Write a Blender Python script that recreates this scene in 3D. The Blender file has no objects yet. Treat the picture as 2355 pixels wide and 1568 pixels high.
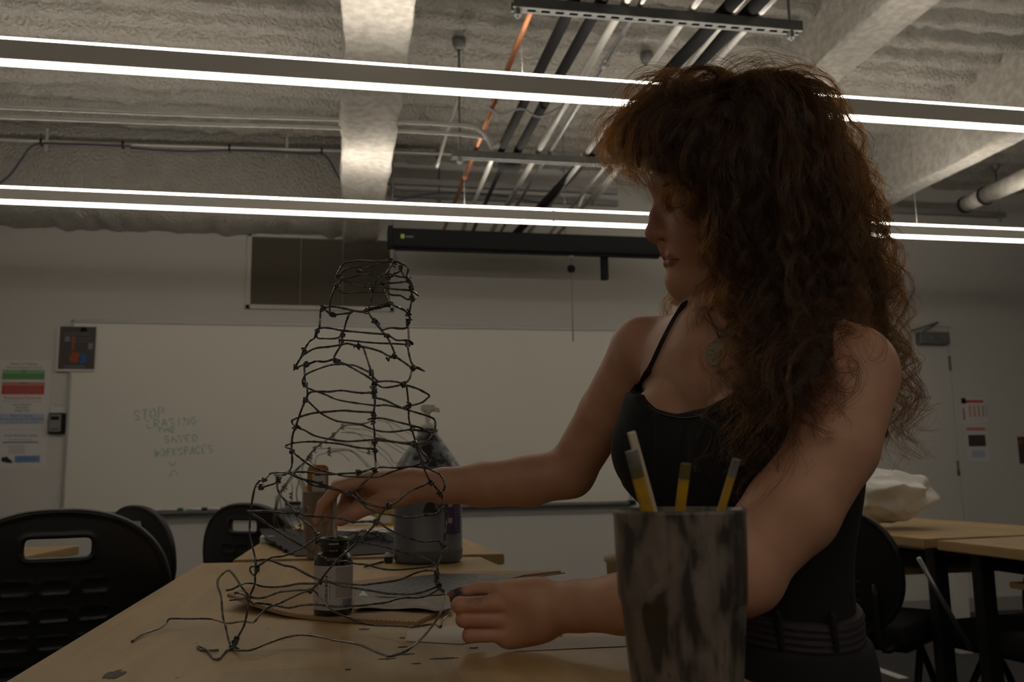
import bpy, bmesh, math, random
import numpy as np
from mathutils import Vector, Matrix
random.seed(7); rng = np.random.default_rng(7)
SC = bpy.context.scene
COL = SC.collection

# ------------------------------------------------------------------ camera
CZ = 1.05                       # lens height
TZ = 0.833                      # table tops
FPX = 2044.0                    # focal length in pixels of the 2355 px wide frame
PSI, THE, ROL = math.radians(10.81), math.radians(8.57), math.radians(0.87)
EYE = np.array([0.0, 0.0, CZ])
_R0 = np.array([math.cos(PSI), -math.sin(PSI), 0.0])
FWD = np.array([math.sin(PSI)*math.cos(THE), math.cos(PSI)*math.cos(THE), math.sin(THE)])
_U0 = np.cross(_R0, FWD)
RGT = math.cos(ROL)*_R0 - math.sin(ROL)*_U0
UPV = math.sin(ROL)*_R0 + math.cos(ROL)*_U0
cam_d = bpy.data.cameras.new('camera'); cam = bpy.data.objects.new('camera', cam_d); COL.objects.link(cam)
cam_d.sensor_width = 36.0; cam_d.lens = FPX/2355*36; cam_d.clip_start = 0.05; cam_d.clip_end = 60
M = Matrix.Identity(4)
for i in range(3):
    M[i][0] = RGT[i]; M[i][1] = UPV[i]; M[i][2] = -FWD[i]; M[i][3] = EYE[i]
cam.matrix_world = M
cam_d.dof.use_dof = True; cam_d.dof.focus_distance = 1.2; cam_d.dof.aperture_fstop = 8.0
SC.camera = cam

# ------------------------------------------------------------------ world, exposure
w = bpy.data.worlds.new('world'); SC.world = w; w.use_nodes = True
w.node_tree.nodes['Background'].inputs[0].default_value = (0.9, 0.85, 0.75, 1)
w.node_tree.nodes['Background'].inputs[1].default_value = 0.0
SC.view_settings.view_transform = 'Standard'; SC.view_settings.look = 'None'
SC.view_settings.gamma = 1.0; SC.view_settings.use_curve_mapping = False
SC.view_settings.exposure = -0.76
LAMP_DOWN, LAMP_UP = 14.5, 29.0         # radiance of the pendant diffusers
LAMP_COL = (1.0, 0.90, 0.76)
try:
    SC.cycles.max_bounces = 8; SC.cycles.diffuse_bounces = 5; SC.cycles.glossy_bounces = 3
    SC.cycles.transmission_bounces = 6; SC.cycles.transparent_max_bounces = 12
    SC.cycles.sample_clamp_indirect = 6.0; SC.cycles.caustics_reflective = False; SC.cycles.caustics_refractive = False
except Exception:
    pass

# ------------------------------------------------------------------ helpers
def ray(x, y): return FWD + RGT*((x-1177.5)/FPX) - UPV*((y-784)/FPX)
def at(x, y, d): return EYE + ray(x, y)*d                     # d = distance along the view axis
def on_z(x, y, z):
    r = ray(x, y); return EYE + r*((z-CZ)/r[2])
def on_y(x, y, Y):
    r = ray(x, y); return EYE + r*(Y/r[1])
def dep(p): return float((np.asarray(p)-EYE) @ FWD)

MAT = {}
def nt(m):
    return m.node_tree.nodes, m.node_tree.links
def mat(name, col, rough=0.6, metal=0.0, noise=None, bump=None, spec=0.5, emit=None, trans=0.0, coat=0.0, alpha=1.0, sss=0.0):
    """principled material; noise=(scale, amount, second colour, detail), bump=(scale, strength, distance)"""
    m = bpy.data.materials.new(name); m.use_nodes = True
    N, L = nt(m); b = N['Principled BSDF']
    b.inputs['Base Color'].default_value = (*col, 1); b.inputs['Roughness'].default_value = rough
    b.inputs['Metallic'].default_value = metal; b.inputs['Specular IOR Level'].default_value = spec
    b.inputs['Transmission Weight'].default_value = trans; b.inputs['Coat Weight'].default_value = coat
    b.inputs['Alpha'].default_value = alpha
    if sss: b.inputs['Subsurface Weight'].default_value = sss; b.inputs['Subsurface Radius'].default_value = (0.012, 0.005, 0.003)
    if emit: b.inputs['Emission Color'].default_value = (*emit[0], 1); b.inputs['Emission Strength'].default_value = emit[1]
    tc = N.new('ShaderNodeTexCoord')
    if noise:
        t = N.new('ShaderNodeTexNoise'); t.inputs['Scale'].default_value = noise[0]; t.inputs['Detail'].default_value = noise[3] if len(noise) > 3 else 5
        L.new(tc.outputs['Object'], t.inputs['Vector'])
        r = N.new('ShaderNodeValToRGB'); r.color_ramp.elements[0].position = 0.5-noise[1]/2; r.color_ramp.elements[1].position = 0.5+noise[1]/2
        r.color_ramp.elements[0].color = (*col, 1); r.color_ramp.elements[1].color = (*noise[2], 1)
        L.new(t.outputs['Fac'], r.inputs['Fac']); L.new(r.outputs['Color'], b.inputs['Base Color'])
    if bump:
        t = N.new('ShaderNodeTexNoise'); t.inputs['Scale'].default_value = bump[0]; t.inputs['Detail'].default_value = 6
        L.new(tc.outputs['Object'], t.inputs['Vector'])
        bp = N.new('ShaderNodeBump'); bp.inputs['Strength'].default_value = bump[1]; bp.inputs['Distance'].default_value = bump[2]
        L.new(t.outputs['Fac'], bp.inputs['Height']); L.new(bp.outputs['Normal'], b.inputs['Normal'])
    MAT[name] = m
    return m

class MB:
    """collects shapes; build() links them as ONE mesh object"""
    def __init__(self): self.v = []; self.f = []; self.s = []
    def add(self, v, f, smooth=False):
        o = len(self.v); self.v += [tuple(map(float, p)) for p in v]
        self.f += [tuple(i+o for i in q) for q in f]; self.s += [smooth]*len(f); return self
    def box(self, c, s, bev=0.0, rot=None):
        bm = bmesh.new(); bmesh.ops.create_cube(bm, size=1.0)
        for v in bm.verts: v.co = Vector((v.co.x*s[0], v.co.y*s[1], v.co.z*s[2]))
        if bev > 0: bmesh.ops.bevel(bm, geom=list(bm.edges), offset=bev, segments=2, affect='EDGES', profile=0.6)
        if rot is not None: bmesh.ops.transform(bm, matrix=rot, verts=bm.verts)
        bm.verts.index_update()
        self.add([v.co+Vector(c) for v in bm.verts], [[v.index for v in f.verts] for f in bm.faces]); bm.free(); return self
    def hexa(self, lo, hi):
        """prism between two quads of equal winding"""
        v = list(lo)+list(hi); n = len(lo)
        f = [tuple(range(n-1, -1, -1)), tuple(range(n, 2*n))]+[(i, (i+1) % n, n+(i+1) % n, n+i) for i in range(n)]
        return self.add(v, f)
    def slab(self, pts, z0, z1):
        return self.hexa([(p[0], p[1], z0) for p in pts], [(p[0], p[1], z1) for p in pts])
    def tube(self, pts, r, n=8, cap=True, smooth=True):
        P = np.array([np.asarray(p, float) for p in pts]); m = len(P)
        R = np.full(m, r, float) if np.isscalar(r) else np.asarray(r, float)
        T = np.gradient(P, axis=0) if m > 2 else np.repeat((P[1]-P[0])[None], m, 0)
        T /= np.linalg.norm(T, axis=1)[:, None]+1e-12
        a = np.array([0, 0, 1.0]) if abs(T[0][2]) < .9 else np.array([1.0, 0, 0])
        nrm = np.cross(T[0], a); nrm /= np.linalg.norm(nrm)
        V = []
        for i in range(m):
            nrm = nrm-T[i]*(nrm@T[i]); nrm /= np.linalg.norm(nrm)+1e-12
            b = np.cross(T[i], nrm)
            for k in range(n):
                q = 2*math.pi*k/n
                V.append(P[i]+R[i]*(math.cos(q)*nrm+math.sin(q)*b))
        Fc = [(i*n+k, i*n+(k+1) % n, (i+1)*n+(k+1) % n, (i+1)*n+k) for i in range(m-1) for k in range(n)]
        if cap: Fc += [tuple(range(n-1, -1, -1)), tuple(range((m-1)*n, m*n))]
        return self.add(V, Fc, smooth)
    def lathe(self, prof, c=(0, 0, 0), n=32, smooth=True, sx=1.0, sy=1.0, power=2.0):
        """profile of (radius, z); power > 2 squares the section"""
        V = []; m = len(prof)
        for r, z in prof:
            for k in range(n):
                q = 2*math.pi*k/n; cx, sy_ = math.cos(q), math.sin(q)
                e = (abs(cx)**power+abs(sy_)**power)**(-1/power)
                V.append((c[0]+r*sx*cx*e, c[1]+r*sy*sy_*e, c[2]+z))
        Fc = [(i*n+k, i*n+(k+1) % n, (i+1)*n+(k+1) % n, (i+1)*n+k) for i in range(m-1) for k in range(n)]
        return self.add(V, Fc, smooth)
    def build(self, name, m, parent=None, **kw):
        me = bpy.data.meshes.new(name); me.from_pydata(self.v, [], self.f)
        me.polygons.foreach_set('use_smooth', self.s); me.update()
        if m is not None: me.materials.append(m)
        return link(name, me, parent, **kw)
def link(name, data, parent=None, label=None, cat=None, group=None, kind=None):
    o = bpy.data.objects.new(name, data); COL.objects.link(o)
    if parent is not None:
        o.parent = parent
        o.matrix_parent_inverse = Matrix.Translation(-Vector(parent.location)) if parent.type == 'EMPTY' else Matrix.Identity(4)
    tag(o, label, cat, group, kind); return o
def tag(o, label=None, cat=None, group=None, kind=None):
    for k, v in (('label', label), ('category', cat), ('group', group), ('kind', kind)):
        if v: o[k] = v
    return o
def thing(name, label, cat, loc, group=None):
    o = bpy.data.objects.new(name, None); COL.objects.link(o); o.location = Vector(loc); o.empty_display_size = 0.05
    return tag(o, label, cat, group)
def struct(name, mb, m, parent=None, label=None):
    return mb.build(name, m, parent, kind=None if parent else 'structure', label=label)
def npmesh(name, V, Fq, m, parent=None, smooth=True, **kw):
    me = bpy.data.meshes.new(name); V = np.ascontiguousarray(V, np.float32); Fq = np.ascontiguousarray(Fq, np.int32)
    k = Fq.shape[1]
    me.vertices.add(len(V)); me.vertices.foreach_set('co', V.ravel())
    me.loops.add(Fq.size); me.loops.foreach_set('vertex_index', Fq.ravel())
    me.polygons.add(len(Fq)); me.polygons.foreach_set('loop_start', np.arange(0, Fq.size, k, dtype=np.int32))
    me.polygons.foreach_set('use_smooth', np.full(len(Fq), smooth, bool)); me.update(calc_edges=True)
    if m is not None: me.materials.append(m)
    return link(name, me, parent, **kw)
def spline(pts, n=6):
    """Catmull-Rom through the points, n steps per span"""
    P = np.array([np.asarray(p, float) for p in pts]); Q = np.vstack([2*P[0]-P[1], P, 2*P[-1]-P[-2]]); out = []
    for i in range(1, len(Q)-2):
        a, b, c, d = Q[i-1], Q[i], Q[i+1], Q[i+2]
        for t in np.linspace(0, 1, n, endpoint=False):
            out.append(.5*((2*b)+(c-a)*t+(2*a-5*b+4*c-d)*t*t+(3*b-a-3*c+d)*t**3))
    out.append(P[-1]); return np.array(out)
def text(body, name, m, loc, size, parent, rot=None, align='CENTER', **kw):
    cu = bpy.data.curves.new(name, 'FONT'); cu.body = body; cu.size = size; cu.align_x = align; cu.align_y = 'CENTER'
    cu.resolution_u = 2; cu.materials.append(m)
    o = bpy.data.objects.new(name, cu); COL.objects.link(o); bpy.context.view_layer.update()
    me = bpy.data.meshes.new_from_object(o.evaluated_get(bpy.context.evaluated_depsgraph_get())); bpy.data.objects.remove(o); bpy.data.curves.remove(cu)
    o = link(name, me, parent, **kw); o.location = loc
    o.rotation_euler = rot if rot is not None else (math.pi/2, 0, 0)
    return o
def vnoise(shape, cells, seed=0):
    """smooth value noise on a grid (numpy), values 0..1"""
    r = np.random.default_rng(seed); g = r.random((cells[0]+3, cells[1]+3))
    y = np.linspace(0, cells[0], shape[0]); x = np.linspace(0, cells[1], shape[1])
    yi = np.minimum(y.astype(int), cells[0]); xi = np.minimum(x.astype(int), cells[1]); fy = (y-yi); fx = (x-xi)
    fy = fy*fy*(3-2*fy); fx = fx*fx*(3-2*fx); fy = fy[:, None]; fx = fx[None]
    A = g[np.ix_(yi, xi)]; B = g[np.ix_(yi, xi+1)]; Cc = g[np.ix_(yi+1, xi)]; D = g[np.ix_(yi+1, xi+1)]
    return (A*(1-fx)+B*fx)*(1-fy)+(Cc*(1-fx)+D*fx)*fy

# ---- signed-distance modelling: smooth unions of tapered capsules and ellipsoids, meshed by surface nets
class SDF:
    def __init__(self): self.p = []
    def cap(self, a, b, ra, rb=None, k=0.02, op='u'):
        self.p.append(('c', np.array(a, np.float32), np.array(b, np.float32), ra, ra if rb is None else rb, k, op)); return self
    def chain(self, pts, rs, k=0.01):
        for i in range(len(pts)-1): self.cap(pts[i], pts[i+1], rs[i], rs[i+1], k if i == 0 else min(k, .008))
        return self
    def ell(self, c, r, axes=None, k=0.02, op='u'):
        A = np.eye(3, dtype=np.float32) if axes is None else np.array(axes, np.float32)
        self.p.append(('e', np.array(c, np.float32), np.array(r, np.float32), A, None, k, op)); return self
    @staticmethod
    def one(q, X):
        if q[0] == 'c':
            a, b = q[1], q[2]; ba = b-a; t = np.clip(((X-a)@ba)/max(float(ba@ba), 1e-12), 0, 1)
            return np.linalg.norm(X-a-t[..., None]*ba, axis=-1)-(q[3]+t*(q[4]-q[3]))
        Y = (X-q[1])@q[3].T; k0 = np.linalg.norm(Y/q[2], axis=-1); k1 = np.linalg.norm(Y/(q[2]**2), axis=-1)
        return k0*(k0-1)/np.maximum(k1, 1e-9)
    def ev(self, X, prims=None):
        d = None
        for q in (self.p if prims is None else prims):
            s = self.one(q, X); k = q[5]
            if q[6] == 'u':
                if d is None: d = s
                else:
                    h = np.maximum(k-np.abs(d-s), 0)/k; d = np.minimum(d, s)-h*h*k*.25
            elif d is not None:
                h = np.maximum(k-np.abs(d+s), 0)/k; d = np.maximum(d, -s)+h*h*k*.25
        return np.full(X.shape[:-1], 1.0, np.float32) if d is None else d
    def near(self, c, rad):
        out = []
        for q in self.p:
            if float(self.one(q, c[None].astype(np.float32))[0]) < rad+q[5]+.012: out.append(q)
        return out
def surface(sdf, lo, hi, h, post=None):
    """naive surface nets of sdf.ev (after post) in the box lo..hi at spacing h, only near the surface"""
    lo = np.array(lo, float); hi = np.array(hi, float); B = 12
    nb = np.ceil((hi-lo)/(h*B)).astype(int); n = nb*B+1
    G = np.full(n, 1.0, np.float32); rad = B*h*.5*1.7321
    ax = np.arange(B+1)*h
    off = np.stack(np.meshgrid(ax, ax, ax, indexing='ij'), -1).astype(np.float32)
    I3 = np.stack(np.meshgrid(*[np.arange(q) for q in nb], indexing='ij'), -1).reshape(-1, 3)
    CT = (lo+I3*B*h+B*h*.5).astype(np.float32)
    if sdf.p: NR = np.stack([sdf.one(q, CT) < rad+q[5]+.012 for q in sdf.p], 1)
    else: NR = np.array([bool(sdf.near(c, rad)) for c in CT])[:, None]
    for (i, j, k), c, nr in zip(I3, CT, NR):
        if not nr.any(): continue
        pr = [q for q, u in zip(sdf.p, nr) if u] if sdf.p else None
        dc = float(sdf.ev(c[None], pr)[0])
        if abs(dc) > rad*1.15+.006:
            if dc < 0: G[i*B:i*B+B+1, j*B:j*B+B+1, k*B:k*B+B+1] = -1.0
            if post is None: continue
            if dc > 0: continue
        X = off+(c-np.float32(B*h*.5)); d = sdf.ev(X, pr)
        if post is not None: d = post(X, d)
        G[i*B:i*B+B+1, j*B:j*B+B+1, k*B:k*B+B+1] = d
    S = G < 0
    e = []
    n0, n1, n2 = n
    cnt = np.zeros((n0-1, n1-1, n2-1), np.int8)
    for a in (0, 1):
        for b in (0, 1):
            for c in (0, 1): cnt += S[a:n0-1+a, b:n1-1+b, c:n2-1+c]
    act = np.argwhere((cnt > 0) & (cnt < 8))
    idx = np.full(cnt.shape, -1, np.int64); idx[tuple(act.T)] = np.arange(len(act))
    acc = np.zeros((len(act), 3)); num = np.zeros(len(act))
    corners = [(a, b, c) for a in (0, 1) for b in (0, 1) for c in (0, 1)]
    for p in corners:
        for ax_ in range(3):
            if p[ax_] == 1: continue
            q = list(p); q[ax_] = 1
            ga = G[act[:, 0]+p[0], act[:, 1]+p[1], act[:, 2]+p[2]]; gb = G[act[:, 0]+q[0], act[:, 1]+q[1], act[:, 2]+q[2]]
            m = (ga < 0) != (gb < 0); t = np.where(m, ga/np.where(ga-gb == 0, 1, ga-gb), 0)
            P = np.tile(np.array(p, float), (len(act), 1)); P[:, ax_] += t
            acc += np.where(m[:, None], P, 0); num += m
    V = lo+(act+acc/num[:, None])*h
    Q = []
    for ax_ in range(3):
        u, v = (ax_+1) % 3, (ax_+2) % 3
        sl = [slice(None)]*3; sh = [slice(None)]*3; sl[ax_] = slice(0, -1); sh[ax_] = slice(1, None)
        ch = S[tuple(sl)] != S[tuple(sh)]
        ii = np.argwhere(ch); ii = ii[(ii[:, u] > 0) & (ii[:, v] > 0) & (ii[:, u] < n[u]-1) & (ii[:, v] < n[v]-1)]
        if not len(ii): continue
        def cell(du, dv):
            w_ = ii.copy(); w_[:, u] += du; w_[:, v] += dv; return idx[tuple(w_.T)]
        q = np.stack([cell(-1, -1), cell(0, -1), cell(0, 0), cell(-1, 0)], 1)
        flip = S[tuple(ii.T)]; q[~flip] = q[~flip][:, ::-1]; Q.append(q)
    Q = np.vstack(Q); Q = Q[(Q >= 0).all(1)]
    return V, Q
def relax(V, Q, it=2, lam=0.5):
    for _ in range(it):
        acc = np.zeros_like(V); cn = np.zeros(len(V))
        for a in range(4):
            b = (a+1) % 4
            np.add.at(acc, Q[:, a], V[Q[:, b]]); np.add.at(cn, Q[:, a], 1)
        V = V*(1-lam)+lam*acc/np.maximum(cn, 1)[:, None]
    return V
# ------------------------------------------------------------------ materials of the room
mat('wall_paint', (0.60, 0.585, 0.56), 0.75, noise=(1.2, 0.6, (0.575, 0.56, 0.535)), bump=(220, 0.06, 0.002))
mat('spray_coat', (0.68, 0.655, 0.60), 0.95, noise=(9, 0.5, (0.56, 0.535, 0.485), 8), bump=(60, 1.0, 0.05))
mat('beam_coat', (0.66, 0.64, 0.59), 0.95, noise=(26, 0.25, (0.50, 0.475, 0.43), 8), bump=(90, 0.6, 0.012))
mat('carpet', (0.055, 0.054, 0.055), 0.95, noise=(160, 0.6, (0.035, 0.035, 0.037)), bump=(300, 0.5, 0.004))
mat('base_rubber', (0.32, 0.31, 0.30), 0.6)
mat('lamp_white', (0.88, 0.86, 0.83), 0.5)
mat('lamp_lens', (0.9, 0.9, 0.9), 0.5, emit=(LAMP_COL, LAMP_DOWN))
mat('lamp_uplens', (0.9, 0.9, 0.9), 0.5, emit=(LAMP_COL, LAMP_UP))
mat('galv', (0.42, 0.43, 0.43), 0.38, 0.85, noise=(30, 0.5, (0.30, 0.31, 0.32)))
mat('galv_white', (0.62, 0.61, 0.58), 0.35, 0.3, noise=(14, 0.5, (0.52, 0.51, 0.49)))
mat('strut_metal', (0.25, 0.255, 0.25), 0.5, 0.6, noise=(30, 0.5, (0.17, 0.175, 0.18)))
mat('copper', (0.50, 0.22, 0.11), 0.48, 0.8, noise=(12, 0.5, (0.42, 0.18, 0.09)))
mat('black_foam', (0.010, 0.010, 0.011), 0.8, spec=.25, bump=(120, 0.25, 0.004))
mat('cable_blue', (0.05, 0.05, 0.09), 0.5)
mat('black_plastic', (0.008, 0.008, 0.0085), 0.6, spec=.25)
mat('dark_metal', (0.016, 0.016, 0.017), 0.4, 0.4)
mat('white_paper', (0.63, 0.62, 0.62), 0.8)
mat('white_gloss', (0.74, 0.74, 0.72), 0.3)
mat('ink', (0.02, 0.02, 0.02), 0.8); mat('ink_red', (0.50, 0.04, 0.03), 0.8); mat('ink_grey', (0.22, 0.22, 0.23), 0.8)
mat('ink_blue', (0.06, 0.10, 0.28), 0.8)

# ------------------------------------------------------------------ room shell
XL, XR, YF, YB = -3.0, 6.2, -4.0, 6.05
DZ = CZ+2.20                                           # underside of the ribbed deck
WZ = DZ+0.12
struct('floor', MB().box(((XL+XR)/2, (YF+YB)/2, -0.05), (XR-XL+.4, YB-YF+.4, 0.1)), MAT['carpet'])
struct('wall_back', MB().box(((XL+XR)/2, YB+.1, WZ/2), (XR-XL+.4, .2, WZ)), MAT['wall_paint'])
struct('wall_front', MB().box(((XL+XR)/2, YF-.1, WZ/2), (XR-XL+.4, .2, WZ)), MAT['wall_paint'])
struct('wall_left', MB().box((XL-.1, (YF+YB)/2, WZ/2), (.2, YB-YF, WZ)), MAT['wall_paint'])
struct('wall_right', MB().box((XR+.1, (YF+YB)/2, WZ/2), (.2, YB-YF, WZ)), MAT['wall_paint'])
struct('baseboard_back', MB().box(((XL+XR)/2, YB-.007, .05), (XR-XL, .014, .10), .003), MAT['base_rubber'])
struct('baseboard_right', MB().box((XR-.007, (YF+YB)/2, .05), (.014, YB-YF, .10), .003), MAT['base_rubber'])

def coat(nx, ny, x0, x1, y0, y1, fz, seed):
    """sheet of sprayed coating; fz(X, Y) gives its height"""
    xs = np.linspace(x0, x1, nx); ys = np.linspace(y0, y1, ny); X, Y = np.meshgrid(xs, ys)
    Z = fz(X, Y)
    V = np.stack([X, Y, Z], -1).reshape(-1, 3)
    i = np.arange(ny-1)[:, None]*nx+np.arange(nx-1)[None]
    return V, np.stack([i, i+nx, i+nx+1, i+1], -1).reshape(-1, 4)
ny, nx = 760, 420
lump = vnoise((ny, nx), (110, 70), 1)*.5+vnoise((ny, nx), (300, 190), 2)*.6
wob = vnoise((ny, nx), (20, 24), 3)
def deck(X, Y):
    ph = ((Y+.02*(wob-.5)+.1)/.195) % 1.0
    rib = np.clip((np.abs(ph-.5)-.16)/.13, 0, 1)       # 0 in the trough, 1 in the rib
    return DZ+.060*rib-.044*(lump-.5)-.02*(wob-.5)
V, Q = coat(nx, ny, XL, XR, YF, YB, deck, 1)
npmesh('ceiling', V, Q, MAT['spray_coat'], kind='structure')
struct('ceiling_slab', MB().box(((XL+XR)/2, (YF+YB)/2, DZ+.16), (XR-XL+.4, YB-YF+.4, .1)), MAT['spray_coat'])

def beam(name, x, wid, zb, y0, y1, seed, tw=None, amp=.02):
    """sprayed beam along Y: lumpy box section"""
    n = 220; sec = []
    hw = wid/2; zt = DZ+.06
    base = [(-hw, zt), (-hw, zb+.2), (-hw, zb+.05), (-hw, zb+.012), (-hw*.95, zb), (-hw*.8, zb), (-hw*.4, zb), (0, zb), (hw*.4, zb), (hw*.8, zb), (hw*.95, zb), (hw, zb+.012), (hw, zb+.05), (hw, zb+.2), (hw, zt)]
    ns = vnoise((n, len(base)), (70, 9), seed)-.5; ns2 = vnoise((n, len(base)), (14, 5), seed+9)-.5
    V = []
    for i, y in enumerate(np.linspace(y0, y1, n)):
        for j, (dx, z) in enumerate(base):
            k = amp*ns[i, j]*1.2+amp*1.5*ns2[i, j]
            V.append((x+dx+(k if dx > 0 else -k)*(abs(dx) > hw*.3), y, z+(k if z < zt-.01 else 0)))
    m = len(base); Fq = [(i*m+j, i*m+j+1, (i+1)*m+j+1, (i+1)*m+j) for i in range(n-1) for j in range(m-1)]
    return npmesh(name, V, Fq, MAT['beam_coat'], kind='structure')
def beam_x(px, py, zr):   # X of a beam along Y through this pixel at height zr above the lens
    return on_z(px, py, CZ+zr)[0]
ZB = 1.60
beam('beam_1', beam_x(862, 150, ZB), .25, CZ+ZB, YF, YB, 11)
beam('beam_2', beam_x(2010, 80, 1.95), .22, CZ+1.95, YF, YB, 12, amp=.01)
beam('beam_3', beam_x(2190, 390, 1.80), .13, CZ+1.80, YF, YB, 13, amp=.01)
# girder along the back wall, left of beam_1
gx0, gx1, gy, gz = XL, beam_x(862, 150, ZB)-.05, 5.74, CZ+1.635
n = 160; ns = vnoise((n, 6), (40, 5), 21)-.5; V = []
sec = [(gy+.05, DZ+.05), (gy+.01, DZ-.03), (gy, DZ-.25), (gy, gz+.05), (gy+.03, gz), (YB, gz-.01)]
for i, x in enumerate(np.linspace(gx0, gx1, n)):
    for j, (y, z) in enumerate(sec): V.append((x, y+(.03*ns[i, j] if j < 5 else 0), z+.035*ns[i, j]))
npmesh('beam_5', V, [(i*6+j, i*6+j+1, (i+1)*6+j+1, (i+1)*6+j) for i in range(n-1) for j in range(5)], MAT['spray_coat'], kind='structure')

# ------------------------------------------------------------------ linear pendant lamps
def lamp(label, Y, zb, wid, side, lens, joints):
    x0, x1 = -2.3, 4.5; xm = (x0+x1)/2; L = x1-x0
    t = thing('pendant_lamp', label, 'lamp', (xm, Y+wid/2, zb), 'linear pendant lamps')
    MB().box((xm, Y+wid/2, zb+.006+side/2), (L, wid, side), .002).build('housing', MAT['lamp_white'], t)
    MB().box((xm, Y+wid/2, zb+.0035), (L, wid-.006, .007), .002).build('diffuser', MAT['lamp_lens'], t, label='lit lower diffuser')
    MB().box((xm, Y+wid/2, zb+.006+side+lens/2), (L, wid-.004, lens), .002).build('upper_diffuser', MAT['lamp_uplens'], t, label='lit upper diffuser')
    for jx in joints:
        MB().box((jx, Y+wid/2, zb+.006+side/2), (.012, wid+.004, side+.01), .002).build('joint_clip', MAT['lamp_white'], t)
    for sx in np.arange(x0+.3, x1, 2.6):
        MB().tube([(sx, Y+wid/2, zb+side+lens), (sx, Y+wid/2, DZ+.04)], .0009, 5).build('suspension_wire', MAT['strut_metal'], t)
    return t
HL = 1.30                                              # lamps above the lens
ZL = CZ+HL
y1 = HL/0.456; y2 = HL/0.2978
lamp('nearer white linear pendant lamp, two lit strips, hanging below the sprayed ceiling', y1, ZL, .046, .066, .008, [on_y(1495, 215, y1)[0]])
lamp('farther white linear pendant lamp, two lit strips, hanging close to the whiteboard wall', y2, ZL, .058, .056, .010, [on_y(1273, 495, y2)[0]])
lamp('added white linear pendant lamp, unseen behind the viewpoint, as front fill light', -1.3, ZL, .085, .066, .012, [1.6])  # added out of view as fill for the person's near side
# ------------------------------------------------------------------ pipes, struts and conduits under the deck
def xz(px, py, zr): return on_z(px, py, CZ+zr)
def pipe_y(name, label, a, b, zr, r, m, cat='pipe', joints=(), y0=None, y1=None):
    """straight pipe along Y through the mean X of two sighted points at height zr"""
    A, B = xz(*a, zr), xz(*b, zr); k = (B[0]-A[0])/(B[1]-A[1])
    y0 = A[1] if y0 is None else y0; y1 = B[1] if y1 is None else y1
    p0 = (A[0]+k*(y0-A[1]), y0, CZ+zr); p1 = (A[0]+k*(y1-A[1]), y1, CZ+zr)
    t = thing(name, label, cat, p0, 'pipes in the ceiling rack')
    MB().tube([p0, p1], r, 14).build('tube', m, t)
    for f in joints:
        c = np.array(p0)*(1-f)+np.array(p1)*f
        MB().tube([c-np.array([0, .03, 0]), c+np.array([0, .03, 0])], r*1.28, 14).build('coupling', m, t)
    return t
ZP = 1.62
YS1, YS2 = on_z(1500, 40, CZ+ZP-.024)[1], on_z(1280, 368, CZ+ZP-.024)[1]
pipe_y('copper_pipe', 'bright copper pipe running through the ceiling rack', (1221, 24), (1052, 450), ZP+.012, .011, MAT['copper'], joints=(.03, .62), y0=YS1-.05, y1=5.9)
pipe_y('insulated_pipe', 'black foam insulated pipe beside the copper pipe', (1305, 32), (1151, 346), ZP+.02, .021, MAT['black_foam'], y0=YS1-1.5, y1=YS2+.06)
pipe_y('insulated_pipe', 'black foam insulated pipe next to the wide white conduit', (1364, 36), (1191, 346), ZP+.02, .021, MAT['black_foam'], y0=YS1-1.5, y1=YS2+.06)
pipe_y('insulated_pipe', 'thick black insulated pipe between two white conduits, under the rack end', (1634, 61), (1555, 145), ZP+.025, .026, MAT['black_foam'], y0=YS1-1.5, y1=5.9)
pipe_y('insulated_pipe', 'thick black insulated pipe nearest the hanger rod at the rack end', (1680, 70), (1590, 160), ZP+.025, .026, MAT['black_foam'], y0=YS1-1.5, y1=4.2)
pipe_y('conduit', 'wide white conduit beside the black pipes', (1419, 39), (1205, 405), ZP+.014, .015, MAT['galv_white'], y0=YS1-1.5, y1=5.9)
pipe_y('conduit', 'thin grey metal conduit with a coupling, beside the wide white one', (1453, 43), (1226, 412), ZP+.009, .0095, MAT['galv'], joints=(.42,), y0=YS1-1.5, y1=5.9)
pipe_y('conduit', 'white conduit alone in the middle of the rack', (1566, 54), (1309, 408), ZP+.013, .014, MAT['galv_white'], y0=YS1-1.5, y1=5.9)
pipe_y('conduit', 'thin white conduit between the two thick black pipes', (1655, 64), (1555, 185), ZP+.009, .0095, MAT['galv_white'], y0=YS1-1.5, y1=5.9)
pipe_y('conduit', 'white conduit outermost at the rod end of the rack', (1712, 69), (1615, 175), ZP+.012, .013, MAT['galv_white'], y0=YS1-1.5, y1=5.9)
pipe_y('conduit', 'short white conduit starting at the far strut, between copper and black pipes', (1131, 368), (1091, 464), ZP+.012, .012, MAT['galv_white'], y0=YS2-.1, y1=5.9)
pipe_y('conduit', 'dark grey conduit leaving the black end cap', (1153, 385), (1116, 468), ZP+.012, .012, MAT['dark_metal'], y0=YS2+.05, y1=5.9)
# short bright conduits near the head
P0, P1 = on_y(1378, 400, 5.2), on_y(1345, 440, 5.25); P2 = on_y(1330, 480, 5.3)
t = thing('conduit', 'short bent bright conduit dropping behind the far lamp', 'pipe', P0, 'pipes in the ceiling rack'); MB().tube(spline([P0, P1, P2], 5), .012, 10).build('tube', MAT['galv_white'], t)
P0, P1 = on_y(1420, 395, 5.2), on_y(1360, 470, 5.45)
t = thing('conduit', 'bright conduit slanting in beside the curls of hair', 'pipe', P0, 'pipes in the ceiling rack'); MB().tube([P0, P1], .012, 10).build('tube', MAT['galv_white'], t)
# end cap of the two black pipes
c = xz(1172, 372, ZP)
MBc = MB().lathe([(0, -.05), (.045, -.045), (.062, -.01), (.062, .02), (0, .03)], (c[0], c[1], c[2]-.01), 20)
tag(MBc.build('pipe_end_cap', MAT['black_foam']), 'black foam end cap under the two insulated pipes', 'pipe')

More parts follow.
